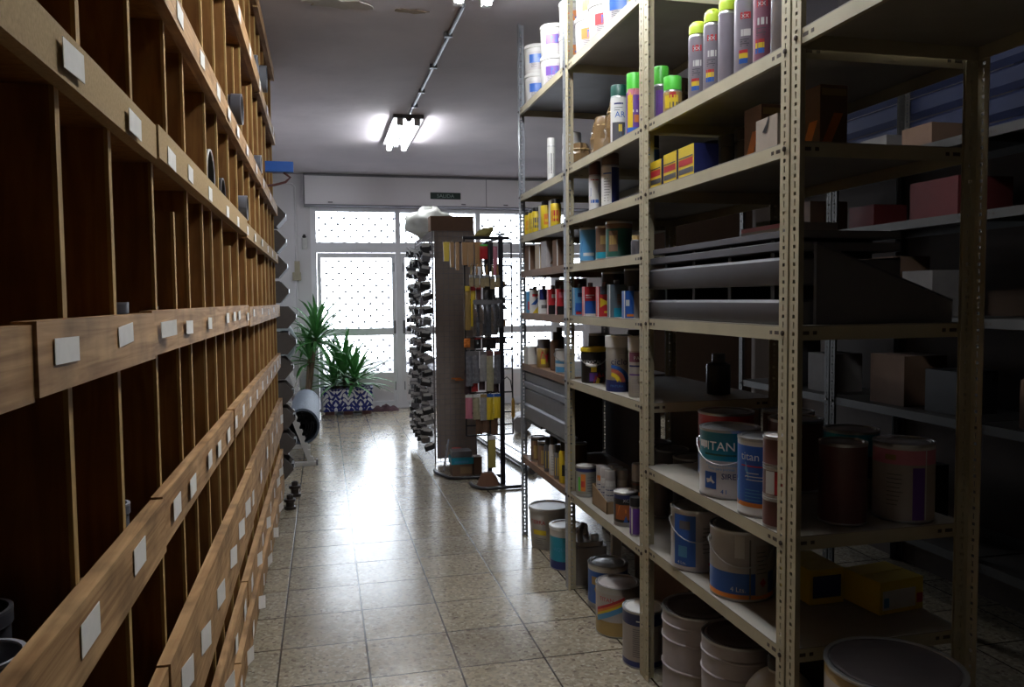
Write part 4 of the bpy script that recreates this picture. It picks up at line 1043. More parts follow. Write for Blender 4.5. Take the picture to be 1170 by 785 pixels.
can('blue paint can with white letters next to the teal one', 1.284, 2.14, z, .076, .235, [(.1, WHITEP), (.16, ORANGE), (.94, BLUE), (1, WHITEP)], [('text', 'titan', -.02, .17, .034, WHITEP), ('rect', -.05, .03, .15, .154, RED), ('poly', [(-.075, .1), (-.03, .12), (.05, .115), (.05, .118), (-.03, .124), (-.075, .105)], WHITEP), ('poly', [(-.07, .03), (-.02, .12), (-.03, .16), (-.07, .19)], LBLUE)] + lines(0, .11, .14, 3, .06, WHITEP) + lines(0, .05, .09, 4, .07, LBLUE), face=tocam(1.284, 2.14, -.3))
for k in range(3):
    can(['lowest of the three stacked brown cans behind the front post', 'middle of the three stacked brown cans, with a red hazard label', 'topmost of the three stacked brown cans'][k], 1.259, 2.002, z + k * .0875, .052, .087, [(1, MAROON)], [('rect', -.05, -.02, .01, .075, WHITEP), ('rect', -.02, .02, .01, .075, RED), ('text', 'X', .0, .045, .03, BLACK), ('text', 'X', .0, .012, .03, BLACK)] if k == 1 else (), group='stacked brown cans', lidm=M('used_lid', (.42, .38, .36), .5))
can('red over blue paint can behind the teal one', 1.44, 2.66, z, .10, .235, [(.34, BLUE), (1, RED)], lidm=M('dull_tin', (.22, .2, .19), .4, .5))
can('dark paint can at the back of the big can shelf', 1.66, 2.60, z, .09, .235, [(1, CARDD)], lidm=M('dull_tin', (.22, .2, .19), .4, .5))
can('brown paint can at the back between the blue and teal cans', 1.56, 2.40, z, .09, .24, [(1, MAROON)], lidm=M('dull_tin', (.22, .2, .19), .4, .5))
can('dark teal paint can seen past the front post', 1.60, 2.16, z, .082, .24, [(.4, M('label_warm', (.46, .40, .36))), (.7, NAVY), (1, TEAL)], lidm=M('dull_tin', (.22, .2, .19), .4, .5))
can('brown paint can at the open rack end beside the dark teal can', 1.455, 2.0, z, .066, .235, [(1, MAROON)], lidm=M('dull_tin', (.22, .2, .19), .4, .5))
can('pale paint can with pink band and purple side at the open rack end', 1.655, 1.995, z, .084, .228, [(.76, M('label_warm', (.46, .40, .36))), (.96, PINK), (1, WHITEP)], [('rect', .025, .06, .01, .16, PURPLE), ('rect', .062, .066, .01, .21, WHITEP), ('rect', -.05, -.02, .18, .195, GOLD)] + lines(-.02, .05, .15, 8, .05, GREYP))
z = .539
can('white paint can with a blue panel and wire handle on the low shelf', 1.29, 2.60, z, .088, .22, [(1, M('label_grey_white', (.5, .46, .44)))], [('rect', -.085, -.0, .02, .20, BLUE), ('rect', -.065, -.03, .05, .09, LBLUE, .0012), ('text', '4 Lts.', -.05, .025, .016, WHITEP), ('poly', [(.045, .03), (.055, .045), (.065, .03), (.055, .015)], RED), ('rect', -.06, -.02, .15, .18, GREYP, .0012)] + lines(.045, .07, .17, 7, .04, DGREY), handle=True)
can('white paint can with a blue foot band on the low shelf', 1.316, 2.325, z, .10, .225, [(.07, ORANGE), (.40, BLUE), (1, M('label_grey_white', (.5, .46, .44)))], [('text', '4 Lts.', -.01, .032, .022, WHITEP), ('rect', .025, .03, .01, .2, GREYP), ('rect', .045, .095, .02, .18, M('label_warm', (.46, .40, .36))), ('poly', [(.06, .06), (.072, .075), (.084, .06), (.072, .045)], RED, .002), ('rect', -.02, .01, .14, .21, WHITEP)] + lines(.07, .09, .17, 6, .04, DGREY), handle=True)
boxthing('yellow carton with white and red front on the low shelf', 1.69, 2.12, z, .17, .15, .10, YELLOW, [('rect', -.075, .055, .012, .072, WHITEP), ('rect', .06, .084, .02, .05, RED), ('rect', -.07, -.05, .02, .05, LBLUE, .0012)], [], rz=.12)
boxthing('second yellow carton lying behind the first', 1.52, 2.25, z, .12, .18, .11, YELLOW, [('rect', -.05, .05, .02, .09, NAVY)])

# added dark sheets that block light and keep the lower bays dark
for (y, x, z, wy, h, lb) in ((4.36, 1.745, .5165, .84, .52, 'added dark sheet blocking light at the back of the low brown shelf in the far rack'), (3.37, 1.745, .5165, .86, .52, 'added dark sheet blocking light at the back of the low shelf in the middle rack'), (2.38, 1.745, .0005, .86, .45, 'added dark sheet blocking light on the floor at the back of the near rack'), (3.37, 1.765, .0005, .86, .44, 'added dark sheet blocking light on the floor behind the large brown carton'), (4.36, 1.745, .0005, .84, .44, 'added dark sheet blocking light on the floor at the back of the far rack')):
    t = thing('light_block_sheet', lb, 'board', (x, y, z))
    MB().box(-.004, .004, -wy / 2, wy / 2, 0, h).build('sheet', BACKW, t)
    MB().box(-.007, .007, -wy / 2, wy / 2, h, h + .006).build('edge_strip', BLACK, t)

t = thing('light_block_sheet', 'added dark sheet blocking light across the far end of the low brown shelf', 'board', (1.60, 4.81, .5165))  # one more added light-blocking sheet, set crosswise
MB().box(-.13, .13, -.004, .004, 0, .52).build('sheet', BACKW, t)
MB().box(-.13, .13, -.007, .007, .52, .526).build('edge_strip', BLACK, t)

# ---- second row of racks further right, in the dark
XB = 2.72
for k, (ya, yb_) in enumerate(((4.85, 3.87), (3.86, 2.88), (2.87, 1.89))):
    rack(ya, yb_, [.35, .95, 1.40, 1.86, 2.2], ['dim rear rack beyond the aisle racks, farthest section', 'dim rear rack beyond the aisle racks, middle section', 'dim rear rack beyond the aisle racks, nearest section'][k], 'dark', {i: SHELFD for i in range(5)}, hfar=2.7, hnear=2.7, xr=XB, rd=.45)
DIMW = M('dimmed_white_carton', (.22, .20, .19), .8); DIMRED = M('dimmed_red_carton', (.13, .012, .012), .7)  # dim light at the rear is put into these carton colours
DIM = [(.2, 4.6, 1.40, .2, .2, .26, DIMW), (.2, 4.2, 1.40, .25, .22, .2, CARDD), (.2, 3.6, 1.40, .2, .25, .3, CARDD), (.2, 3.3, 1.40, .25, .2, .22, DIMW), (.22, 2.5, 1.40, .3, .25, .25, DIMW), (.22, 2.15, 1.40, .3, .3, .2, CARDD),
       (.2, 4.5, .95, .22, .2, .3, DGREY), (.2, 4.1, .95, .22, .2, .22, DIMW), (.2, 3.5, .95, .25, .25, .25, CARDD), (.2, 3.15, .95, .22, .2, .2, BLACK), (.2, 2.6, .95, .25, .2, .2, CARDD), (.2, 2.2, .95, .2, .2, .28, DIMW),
       (.2, 4.3, 1.86, .25, .25, .2, CARDD), (.2, 3.75, 1.86, .2, .2, .12, DIMRED), (.22, 3.2, 1.86, .3, .3, .18, DIMRED), (.2, 2.6, 1.86, .25, .2, .2, CARDD), (.2, 3.65, 2.2, .22, .2, .12, DIMW), (.2, 3.35, 2.2, .2, .2, .12, CARDD), (.2, 2.5, 2.2, .2, .2, .2, CARDD),
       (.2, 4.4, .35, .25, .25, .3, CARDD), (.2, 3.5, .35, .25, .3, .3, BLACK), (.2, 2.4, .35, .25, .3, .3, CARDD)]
where = {.35: 'bottom', .95: 'second', 1.40: 'middle', 1.86: 'fourth', 2.2: 'top'}
nameof = {DIMW: 'dimmed white', CARDD: 'brown', CARD: 'pale brown', DGREY: 'slate', BLACK: 'black', DIMRED: 'dimmed red'}
def spot(y): return 'far end' if y > 4.35 else 'far section' if y > 3.9 else 'middle section, far side' if y > 3.45 else 'middle section, near side' if y > 2.9 else 'near section, far side' if y > 2.45 else 'near end'
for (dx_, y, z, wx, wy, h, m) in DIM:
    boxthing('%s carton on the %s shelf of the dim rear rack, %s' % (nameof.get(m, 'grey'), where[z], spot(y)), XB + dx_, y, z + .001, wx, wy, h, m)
# added boarding that blocks light behind the rear racks, blue slatted shutter above it
tag(MB().box(XB + .455, XB + .525, 1.5, 4.88, 0, 2.22).build('light_block_board', BACKW), 'added dark boarding blocking light behind the dim rear racks', 'partition')
tag(MB().box(4.0, 5.45, 9.4, 9.44, 0, 3.12).build('light_block_board', BACKW), 'added tall boarding darkening the view far back right of the glass shopfront', 'partition')  # added board that hides the bright back wall
sh = thing('slatted_shutter', 'blue slatted shutter standing above the added boarding behind the dim rear racks', 'shutter', (XB + .495, 1.5, 2.2205))
b = MB()
for k in range(7):
    z0 = .001 + k * .125
    b.prism([(0, z0), (-.03, z0 + .03), (-.03, z0 + .10), (0, z0 + .12), (.012, z0 + .06)], 0, 3.38, 0, lambda a, c, d: (a, d, c))
b.build('slats', BLUEC, sh)
for k in range(3): MB().box(.012, .03, 0.0 + 1.66 * k, .04 + 1.66 * k, 0, .9).build('frame_rail', DGREY, sh)

# ------------------------------------------------------------------ wire gondola near the doors
GX0, GX1, GY0, GY1, GH = .985, 1.37, 7.27, 8.64, 2.13
gon = thing('wire_gondola', 'tall wire mesh display gondola with brown backing near the glass doors', 'display rack', (GX0, GY0, 0))
W, D = GX1 - GX0, GY1 - GY0
def grid(name, p0, ux, uz, nx, nz, r=.0022):
    b = MB(); p0 = Vector(p0); ux = Vector(ux); uz = Vector(uz)
    for i in range(nx + 1):
        a = p0 + ux * (i / nx); b.tube([a, a + uz], r, 4, cap=False)
    for j in range(nz + 1):
        a = p0 + uz * (j / nz); b.tube([a, a + ux], r, 4, cap=False)
    return b
grid('front', (0, 0, .004), (W, 0, 0), (0, 0, GH - .004), 8, 44).build('wire_panel', WIRE, gon)
grid('side', (0, 0, .004), (0, D, 0), (0, 0, GH - .004), 26, 44).build('wire_panel', WIRE, gon)
grid('back', (0, D, .004), (W, 0, 0), (0, 0, GH - .004), 8, 44).build('wire_panel', WIRE, gon)
MB().box(.02, W, .02, .026, .03, GH).build('backing_board', CARDG, gon)
b = MB()
for x, y in ((0, 0), (W, 0), (0, D), (W, D)): b.tube([(x, y, .0005), (x, y, GH)], .007, 8)
b.build('frame', WIRE, gon)
MB().box(0, W, 0, D, GH, GH + .004).build('top_board', CARDG, gon)
# hooks with carded hardware on the aisle side
rr = random.Random(4)
HK = M('carded_black', (.02, .02, .024), .35); HS = M('carded_silver', (.5, .5, .54), .25, .6, var=.3, scale=50)
def pack(kind, loc):
    t = thing('hardware_pack', {'b': 'black carded hardware on a wire hook, aisle side of the wire gondola', 's': 'silver hardware pack on a wire hook, aisle side of the wire gondola'}[kind], 'hardware pack', loc, group={'b': 'black hardware packs on the wire gondola', 's': 'silver hardware packs on the wire gondola'}[kind])
    MB().tube([(-.001, 0, .0), (-.09, 0, .012), (-.115, 0, .03)], .0028, 6).build('hook', WIRE, t)
    MB().box(-.10, -.03, -.022, -.019, -.022, .004).build('card', WHITEP, t)
    if kind == 'b': MB().rbox(-.115, -.012, -.014, .014, -.062, -.012, .006).build('tool', HK, t)
    else:
        MB().rbox(-.10, -.015, -.010, .010, -.07, -.012, .004).build('tool', HS, t)
    return t
protos = {}
for r_ in range(17):
    zz = .20 + r_ * .113
    for c in range(7):
        yy = .04 + c * .205 + rr.uniform(-.03, .03)
        kd = 'b' if rr.random() < (.75 if r_ > 11 or c < 2 else .45) else 's'
        loc = (GX0, GY0 + yy, zz + rr.uniform(-.02, .02))
        if kd not in protos: t = protos[kd] = pack(kd, loc)
        else: t = dup(protos[kd], loc)
        t.rotation_euler = (rr.uniform(-.25, .25), rr.uniform(-.4, .2), rr.uniform(-.35, .35))
# carton and bag on top
t = boxthing('open brown carton on top of the wire gondola', 1.175, 7.375, GH + .0045, .40, .17, .135, CARDD)
t = thing('plastic_bag', 'crumpled translucent plastic bag hanging over the top of the wire gondola', 'bag', (1.06, 7.755, GH + .005))
r_ = random.Random(9); b = MB(); v = []; f = []; nu, nv = 40, 22
for j in range(nv + 1):
    th = PI * j / nv
    for i in range(nu):
        a = 2 * PI * i / nu
        w_ = 1 + .09 * math.sin(5 * a + 3 * th) + .05 * math.sin(7 * th + 2 * a) + .03 * math.sin(8 * a - 4 * th) + r_.uniform(-.008, .008)
        px_, py_ = .26 * w_ * math.sin(th) * math.cos(a), .235 * w_ * math.sin(th) * math.sin(a)
        v.append((px_, py_, max(-.16 if px_ < -.10 else .002, .105 - (.13 + .05 * (px_ < .05)) * math.cos(th) * w_ * .85)))
for j in range(nv):
    for i in range(nu): f.append((j * nu + i, j * nu + (i + 1) % nu, (j + 1) * nu + (i + 1) % nu, (j + 1) * nu + i))
b.add(v, f); b.build('film', M('milky_bag', (.62, .63, .57), .5, alpha=.94), t, sharp=70)
b = MB()
for k in range(4):
    a = k / 7; b.tube([(-.02 + .03 * k, -.1 + .02 * k, .17), (.0 + .03 * k, -.06 + .02 * k, .20 + .012 * math.sin(k * 2)), (.05 + .03 * k, .0, .19)], [.03, .022, .006], 6)
b.build('loose_folds', M('milky_bag', (.5, .52, .48)), t, sharp=25)
b = MB()
# small yellow-handled tool on the front of the gondola
t = thing('folding_rule', 'orange folding tool hung low on the front of the wire gondola', 'tool', (1.175, GY0, .77))
MB().tube([(0, -.003, .02), (0, -.03, .025)], .003, 6).build('hook', WIRE, t)
for k in range(2): MB().box(-.035 + .035 * k, .055 + .02 * k, -.028, -.020, .0 - .014 * k, .013 - .014 * k).build('arm', ORANGE, t)

# ------------------------------------------------------------------ black stand of brushes
SX, SY = 1.37, 6.14
st = thing('black_display_stand', 'black tubular display stand hung with brushes and gloves', 'display rack', (SX, SY, 0))
def bar(name, pts, r=.014): return MB().tube(pts, r, 10).build(name, BLACKM, st)
MB().box(-.018, .018, -.012, .012, .012, 2.0).build('post', BLACKM, st)
MB().box(-.018, .018, .50, .524, .012, 2.0).build('post', BLACKM, st)
bar('foot', [(.14, -.06, .016), (-.14, -.06, .016), (-.19, -.04, .016), (-.235, .06, .016), (-.235, .16, .016)])
bar('foot', [(.08, .36, .016), (-.32, .36, .016), (-.37, .39, .016), (-.45, .62, .016), (-.45, .72, .016)])
for y in (-.06, .36): MB().box(-.018, .018, min(y, 0), max(y, 0) + (.15 if y > 0 else 0), .004, .03).build('foot_joint', BLACKM, st)
bar('top_bar', [(-.30, 0, 1.985), (.07, 0, 1.985)], .011)
bar('top_bar', [(0, 0, 1.985), (0, .51, 1.985)], .011)
rows = [1.95, 1.77, 1.61, 1.50, 1.20, .95, .76, .60]
for z in rows: bar('cross_rail', [(-.28, .06, z), (.10, .06, z)], .006)
for x in (-.28, .10): bar('cross_rail', [(x, .06, .5), (x, .06, 1.98)], .006)
for z in (.5, 1.98): bar('cross_rail', [(-.28, .06, z), (.10, .06, z)], .006)
bar('cross_rail', [(0, .06, 1.6), (0, .0, 1.6)], .006)

def hang(px, pt, kind, w, L, mats, label, dy=0.0, group=None, cat=None, lean=0.0):
    """px: across, pt: height of its hook rail; hangs L below"""
    rj = random.Random(int(px * 997) + int(pt * 311)); lean += rj.uniform(-.10, .10); L *= rj.uniform(.88, 1.06)
    t = thing(kind, label, cat or kind.replace('_', ' '), (px, SY + .05 - dy, pt), lean, group)
    MB().tube([(0, .012, 0), (0, -.05, .004), (0, -.056, .014)], .0025, 6).build('hook', WIRE, t)
    if kind == 'wooden_brush':
        MB().prism([(-w / 2, 0), (w / 2, 0), (w / 2 * .8, -L), (-w / 2 * .8, -L)][::-1], -.046, -.026, 0, lambda a, c, d: (a, d, c)).build('back', mats[0], t)
        b = MB(); b.box(-w * .4, w * .4, -.025, .0, -L * .95, -L * .1); b.build('bristles', mats[1], t)
    elif kind == 'paint_brush':
        MB().lathe([(w * .18, -L * .45), (w * .3, -L * .25), (w * .15, -L * .05), (w * .12, 0)], 10, 0, (0, -.03, 0), sq=.6).build('handle', mats[0], t)
        MB().box(-w / 2, w / 2, -.042, -.018, -L * .58, -L * .45).build('ferrule', STEEL, t)
        b = MB(); b.prism([(-w / 2, -L * .58), (-w / 2 * 1.05, -L), (w / 2 * 1.05, -L), (w / 2, -L * .58)], -.040, -.02, 0, lambda a, c, d: (a, d, c)); b.build('bristles', mats[1], t)
    elif kind in ('blister_pack', 'glove_pack', 'flat_pack'):
        MB().box(-w / 2, w / 2, -.046, -.044, -L * .12, 0.0).build('header_card', mats[0], t)
        r2 = random.Random(int(px * 1e4) + int(pt * 100)); b = MB(); v = []; f = []; nx, nz = 5, 8
        for s in (-1, 1):
            for j in range(nz + 1):
                for i in range(nx + 1):
                    u = i / nx; q = j / nz
                    d = .018 * math.sin(PI * u) * math.sin(PI * q) ** .5 + r2.uniform(-.004, .004)
                    v.append(((u - .5) * w, -.036 + s * max(d, .0015), -L * .1 - L * .9 * q))
        n1 = (nx + 1) * (nz + 1)
        for s in range(2):
            for j in range(nz):
                for i in range(nx):
                    a = s * n1 + j * (nx + 1) + i; f.append((a, a + 1, a + nx + 2, a + nx + 1))
        b.add(v, f); b.build('bag', mats[1], t, sharp=20)
    return t
for k, (x, w, L, m, lb) in enumerate(((.945, .05, .15, (YELLOW, GOLD), 'short yellow-backed brush at the outer end of the top row'), (.985, .03, .22, (HANDLE, BEIGE), 'narrow wooden brush beside the yellow-backed one'), (1.03, .03, .22, (HANDLE, CARDD), 'second narrow wooden brush in the top row'), (1.085, .045, .20, (HANDLE, BEIGE), 'broad wooden brush, third wooden one in the top row'),
                                   (1.135, .05, .19, (HANDLE, BEIGE), 'fourth wooden brush in the top row, ridged'), (1.19, .055, .20, (HANDLE, CARDD), 'fifth wooden brush beside the red disc pack'), (1.258, .034, .24, (BLACK, DGREY), 'black brush in the top row'), (1.293, .03, .24, (BLACK, BLACK), 'second black brush in the top row near the post'))):
    if x < 1.09:   # these hang on hooks of their own at the outer end
        bar('side_arm', [(-.28, .06, 1.95), (x - SX - .02, .06, 1.95)], .005) if k == 0 else None
    hang(x, 1.95, 'wooden_brush', w, L, m, lb, cat='brush')
hang(1.228, 1.93, 'blister_pack', .06, .13, (GREEN, RED), 'red disc pack with green header among the top row of brushes', dy=.06, cat='blister pack')
hang(1.328, 1.95, 'blister_pack', .036, .25, (WHITEP, PINK), 'pink and white slim pack in the top row beside the post', cat='blister pack')
for k in range(6):
    hang(1.125 + k * .041, 1.77, 'paint_brush', .033, .18, (HANDLE if k % 2 else BEIGE, BEIGE), ['light brush with a white handle, first of the second row', 'second brush of the second row', 'third brush of the second row', 'fourth brush of the second row', 'fifth brush of the second row', 'brush of the second row nearest the black post'][k], dy=.075, group='brushes in the second row', cat='brush')
for k, (x, m, lb) in enumerate(((1.105, (YELLOW, GOLD), 'long yellow pack in the third row, outermost'), (1.15, (RED, YELLOW), 'red and yellow pack in the third row'), (1.195, (RED, MAROON), 'red pack in the third row'), (1.25, (BLACK, DGREY), 'black pack in the third row'), (1.31, (BLACK, BLACK), 'black pack in the third row beside the post'))):
    hang(x, 1.61, 'flat_pack', .040, .34 if k < 2 else .26, m, lb, dy=.0, cat='pack')
hang(1.10, 1.20, 'flat_pack', .05, .08, (ORANGE, ORANGE), 'small orange pack below the yellow one', cat='pack')
FOIL = M('silver_foil_bag', (.42, .42, .46), .18, .8, var=.5, scale=45)
for k in range(5):
    hang(1.165 + k * .044, 1.50, 'glove_pack', .055, .30 if k < 4 else .22, (GREYP, FOIL), ['shiny silver bag, outermost of five', 'second shiny silver bag', 'third shiny silver bag, in the middle', 'fourth shiny silver bag', 'shiny silver bag nearest the black post'][k], dy=.055 + .038 * (k % 2), group='shiny silver bags', cat='pack')
for k in range(3): hang(1.18 + k * .06, 1.2, 'flat_pack', .055, .085, (MAROON if k else RED, BLACK), ['red-topped dark pack under the silver bags', 'dark pack under the middle silver bags', 'dark pack under the last silver bags'][k], cat='pack')
WG = M('clear_bag_white_glove', (.40, .39, .40), .2, var=.25, scale=40); YG = M('cream_gloves', (.46, .42, .28), .3, var=.3, scale=40); GG = M('grey_clear_bag', (.22, .22, .25), .15, var=.5, scale=40)
for k, (m, L) in enumerate(((GG, .27), (GG, .27), (WG, .24), (YG, .33), (GG, .28))):
    hang(1.10 + k * .056, 1.10, 'glove_pack', .054, L, (GREYP if k < 3 else MAROON, m), ['clear bag of gloves, outermost of its row', 'second clear bag of gloves', 'clear bag of white gloves', 'clear bag of long cream gloves', 'clear bag of grey gloves beside the post'][k], dy=.05, group='bags of gloves', cat='pack')
bar('cross_rail', [(-.28, .06, 1.10), (.10, .06, 1.10)], .006)
for k in range(5): hang(1.10 + k * .056, .95, 'flat_pack', .05, .18, (BLACK, RED if k == 1 else M('dark_wrap', (.07, .04, .05), .3)), ['dark pack in the row above the yellow gloves, outermost', 'red pack in the row above the yellow gloves', 'dark pack in the row above the yellow gloves, third', 'dark pack in the row above the yellow gloves, fourth', 'dark pack in the row above the yellow gloves beside the post'][k], cat='pack')
for k, (m0, m1) in enumerate(((WHITEP, PINK), (WHITEP, YG), (GOLD, WG), (BLUE, YELLOW), (BLUE, YELLOW))):
    hang(1.10 + k * .056, .76, 'glove_pack', .053, .20, (m0, m1), ['pink and white pack in the low row, outermost', 'cream glove pack in the low row', 'white glove pack in the low row', 'yellow glove pack with blue header', 'yellow glove pack with blue header, nearest the post'][k], dy=.04, cat='pack')
for k in range(3): hang(1.18 + k * .062, .60, 'flat_pack', .056, .16, (MAROON, M('clear_brown', (.16, .09, .06), .2)), ['brown clear pack in the lowest row', 'second brown clear pack in the lowest row', 'brown clear pack beside the post in the lowest row'][k], dy=.01, cat='pack')
t = hang(1.285, .42, 'flat_pack', .06, .26, (WHITEP, M('clear_yellow', (.5, .42, .12), .2)), 'yellow and clear pack hanging lowest, just above the brown lump', cat='pack')
bar('cross_rail', [(-.28, .06, .42), (.10, .06, .42)], .006); bar('cross_rail', [(-.28, .06, .42), (-.28, .06, .5)], .006); bar('cross_rail', [(.10, .06, .42), (.10, .06, .5)], .006)
# goods on the far side of the post
for k, (z, r, m, lb) in enumerate(((1.60, .05, HANDLE, 'wooden-backed round brush on the back of the black stand'), (1.47, .05, GREYP, 'grey round brush on the back of the black stand, upper'), (1.42, .04, GREYP, 'grey round brush on the back of the black stand, lower'), (1.28, .06, HANDLE, 'wide tan brush on the back of the black stand'), (1.14, .045, GREYP, 'flat grey brush head on the back of the black stand'))):
    t = thing('round_brush', lb, 'brush', (1.42, SY + .30, z))
    MB().rbox(-.04, .05, -.05, .05, 0, r, .03).build('head', m, t)
    MB().tube([(-.04, 0, r / 2), (-.055, -.0, r / 2)], .006).build('peg', BLACKM, t)
t = thing('hand_hoe', 'tool with a yellow handle hanging behind the black post', 'tool', (1.455, SY - .02, .86))
MB().tube([(-.085, .0, 0), (-.05, 0, .03), (-.02, 0, .0), (0, 0, -.14)], .004, 6).build('wire_neck', BLACKM, t)
MB().lathe([(.006, -.30), (.016, -.28), (.013, -.22), (.015, -.17), (.006, -.14)], 12).build('handle', M('yellow_wood', (.62, .36, .06), .4), t)
# greenery and twine piled on the top of the stand
t = thing('twine_hank', 'yellowish twine hank lying on top of the black stand', 'hank', (1.24, SY + .1, 1.99))
b = MB()
for k in range(6): b.tube([(.055 * math.cos(a / 10 * 2 * PI) * (1 - .06 * k) + .01 * k, .05 * math.sin(a / 10 * 2 * PI), .02 + .010 * k + .006 * math.sin(a + k)) for a in range(11)], .011, 6)
b.build('coil', M('yellow_twine', (.45, .38, .13), .8), t)
t = thing('leaf_spray', 'dark green artificial leaves on the top corner of the black stand', 'artificial plant', (1.38, SY + .05, 2.0))
b = MB(); r_ = random.Random(3)
for k in range(16):
    a = r_.uniform(0, 2 * PI); L = r_.uniform(.05, .11)
    b.add([(0, 0, .005), (L * .5 * math.cos(a) - .012 * math.sin(a), L * .5 * math.sin(a) + .012 * math.cos(a), .02), (L * math.cos(a), L * math.sin(a), r_.uniform(.0, .03)), (L * .5 * math.cos(a) + .012 * math.sin(a), L * .5 * math.sin(a) - .012 * math.cos(a), .02)], [(0, 1, 2, 3)])
b.build('leaves', M('artificial_leaf', (.02, .08, .035), .5), t)

# things standing on the floor inside the stand
t = thing('display_card', 'tilted white and blue display card at the foot of the wire gondola', 'card', (1.01, 6.90, 0.0))
MB().prism([(-.003, 0), (.003, 0), (.05, .27), (.044, .27)], 0, .05, 0, lambda a, c, d: (a, d, c)).build('sheet', M('pale_blue_card', (.50, .54, .66), .4), t)
for k in range(4): MB().prism([(-.0045 + .0103 * k * .82 + .005, .03 + .055 * k), (-.0035 + .0103 * k * .82 + .005, .03 + .055 * k), (.004 + .0103 * k * .82, .065 + .055 * k), (.003 + .0103 * k * .82, .065 + .055 * k)], .008, .04, 0, lambda a, c, d: (a, d, c)).build('printed_panel', WHITEP, t)
boxthing('low brown carton on the floor under the teal box', 1.13, 6.72, 0, .17, .16, .10, CARDD, [('rect', -.02, .08, .02, .08, CARD)])
boxthing('teal box on top of the brown carton at the foot of the stand', 1.13, 6.72, .1015, .19, .17, .055, TEAL, [('rect', -.07, .05, .01, .03, LBLUE)])
boxthing('dark grey box on top of the teal box', 1.13, 6.73, .158, .17, .15, .05, GREYP)
boxthing('red carton standing behind the teal box', 1.12, 6.87, 0, .08, .08, .20, RED)
boxthing('round brown tin box beside the teal box', 1.27, 6.72, 0, .07, .10, .15, CARDD)
t = thing('brown_sack', 'brown conical lump of sacking on the foot of the black stand', 'sack', (1.262, 6.215, 0))
r_ = random.Random(6); b = MB(); v = []; f = []
for j in range(6):
    for i in range(16):
        a = 2 * PI * i / 16; rr_ = (.10, .095, .075, .06, .045, .0)[j] * (1 + r_.uniform(-.08, .08)); v.append((rr_ * math.cos(a), rr_ * math.sin(a) * .8, (.034, .05, .09, .125, .145, .15)[j]))
for j in range(5):
    for i in range(16): f.append((j * 16 + i, j * 16 + (i + 1) % 16, (j + 1) * 16 + (i + 1) % 16, (j + 1) * 16 + i))
f.append(list(range(16))[::-1]); b.add(v, f); b.v = [(p[0], p[1], p[2] - .033) for p in b.v]
b.build('cloth', M('rust_sacking', (.20, .09, .05), .9), t)
# long pipes on the floor behind
for k, (x, y0_, r) in enumerate(((1.72, 6.55, .035), (1.80, 6.6, .03), (1.88, 6.7, .028))):
    t = thing('metal_tube', ['silver tube lying on the floor behind the black stand', 'second silver tube on the floor behind the black stand', 'third silver tube on the floor, farthest from the aisle'][k], 'pipe', (x, y0_, r * 1.08 + .0005), .07, group='silver tubes on the floor')
    MB().tube([(0, 0, 0), (0, 2.2, 0)], r, 16).build('pipe', M('satin_metal', (.55, .56, .6), .22, .85), t)
    MB().tube([(0, -.012, 0), (0, .03, 0)], r * 1.08, 16).build('end_cap', GREYP, t)
t = thing('sack_roll', 'pale rolled bundle lying on the floor behind the silver tubes', 'bundle', (2.12, 8.6, .0945))
MB().tube([(0, 0, 0), (.1, .2, 0), (.12, .5, 0)], [.088, .09, .08], 16).build('roll', M('pale_bundle', (.5, .48, .48), .7), t)
MB().tube([(.05, .1, 0), (.06, .13, 0)], .094, 16).build('band', GREYP, t)

# ------------------------------------------------------------------ left side beyond the wooden shelves
# slotted white stand with a roll
t = thing('roll_stand', 'white slotted stand with sloping notched legs holding a fabric roll', 'stand', (-.09, 7.45, 0))
for yy in (0, 1.85):
    b = MB()
    pts = [(0, 0), (-.035, 0)]; n = 15
    up = (-.37, 1.05)
    pts2 = [(-.005, .0)]
    for k in range(n):
        s0 = .06 + .9 * k / n; s1 = s0 + .02; s2 = s0 + .036
        for s, o in ((s0, 0), (s1, .0), (s1, -.02), (s2, -.02)): pts2.append((up[0] * s + o, up[1] * s + .0))
    pts2 += [up, (up[0] - .055, up[1]), (-.06, 0)]
    b.prism(pts2[::-1], yy, yy + .03, 0, lambda a, c, d: (a, d, c))
    b.build('leg', WHITE, t)
    b = MB(); b.box(-.30, .015, yy - .01, yy + .04, 0, .035); b.build('foot', WHITE, t)
    b = MB(); b.box(.0, .016, yy - .012, yy + .042, .0, .055); b.build('foot_cap', GREYP, t)
    yc = yy + .04 if yy == 0 else yy - .20
    b = MB(); b.box(-.29, -.05, yc, yc + .06, .155, .182); b.build('cradle', WHITE, t)
    b = MB(); b.box(-.29, -.26, yc, yc + .06, .045 if yy else .035, .155); b.build('strut', WHITE, t)
    b = MB(); b.box(-.08, -.05, yc, yc + .06, .0, .155); b.build('strut', WHITE, t)
MB().box(-.29, -.26, .04, 1.85, .02, .045).build('stretcher', WHITE, t)
t = thing('support_rod', 'thin white rod leaning across the notched stand', 'rod', (-.30, 7.43, .66))
MB().tube([(0, 0, 0), (.12, -.02, .24)], .009, 8).build('rod', WHITE, t)
MB().tube([(-.003, 0, -.006), (.006, -.001, .012)], .012, 8).build('tip', GREYP, t)
roll = thing('fabric_roll', 'blue-grey roll of netting lying in the white slotted stand', 'roll', (-.205, 7.52, .352))
b = MB(); prof = []
R = .166
b2 = MB()
seg = 32; v = []; f = []
for yy, rr_ in ((0, R), (.01, R * 1.01), (1.7, R * .97)):
    for k in range(seg): v.append((rr_ * math.cos(2 * PI * k / seg) * .92, yy, rr_ * math.sin(2 * PI * k / seg)))
for yy, rr_ in ((1.7, R * .85), (0, R * .88)):
    for k in range(seg): v.append((rr_ * math.cos(2 * PI * k / seg) * .92, yy, rr_ * math.sin(2 * PI * k / seg)))
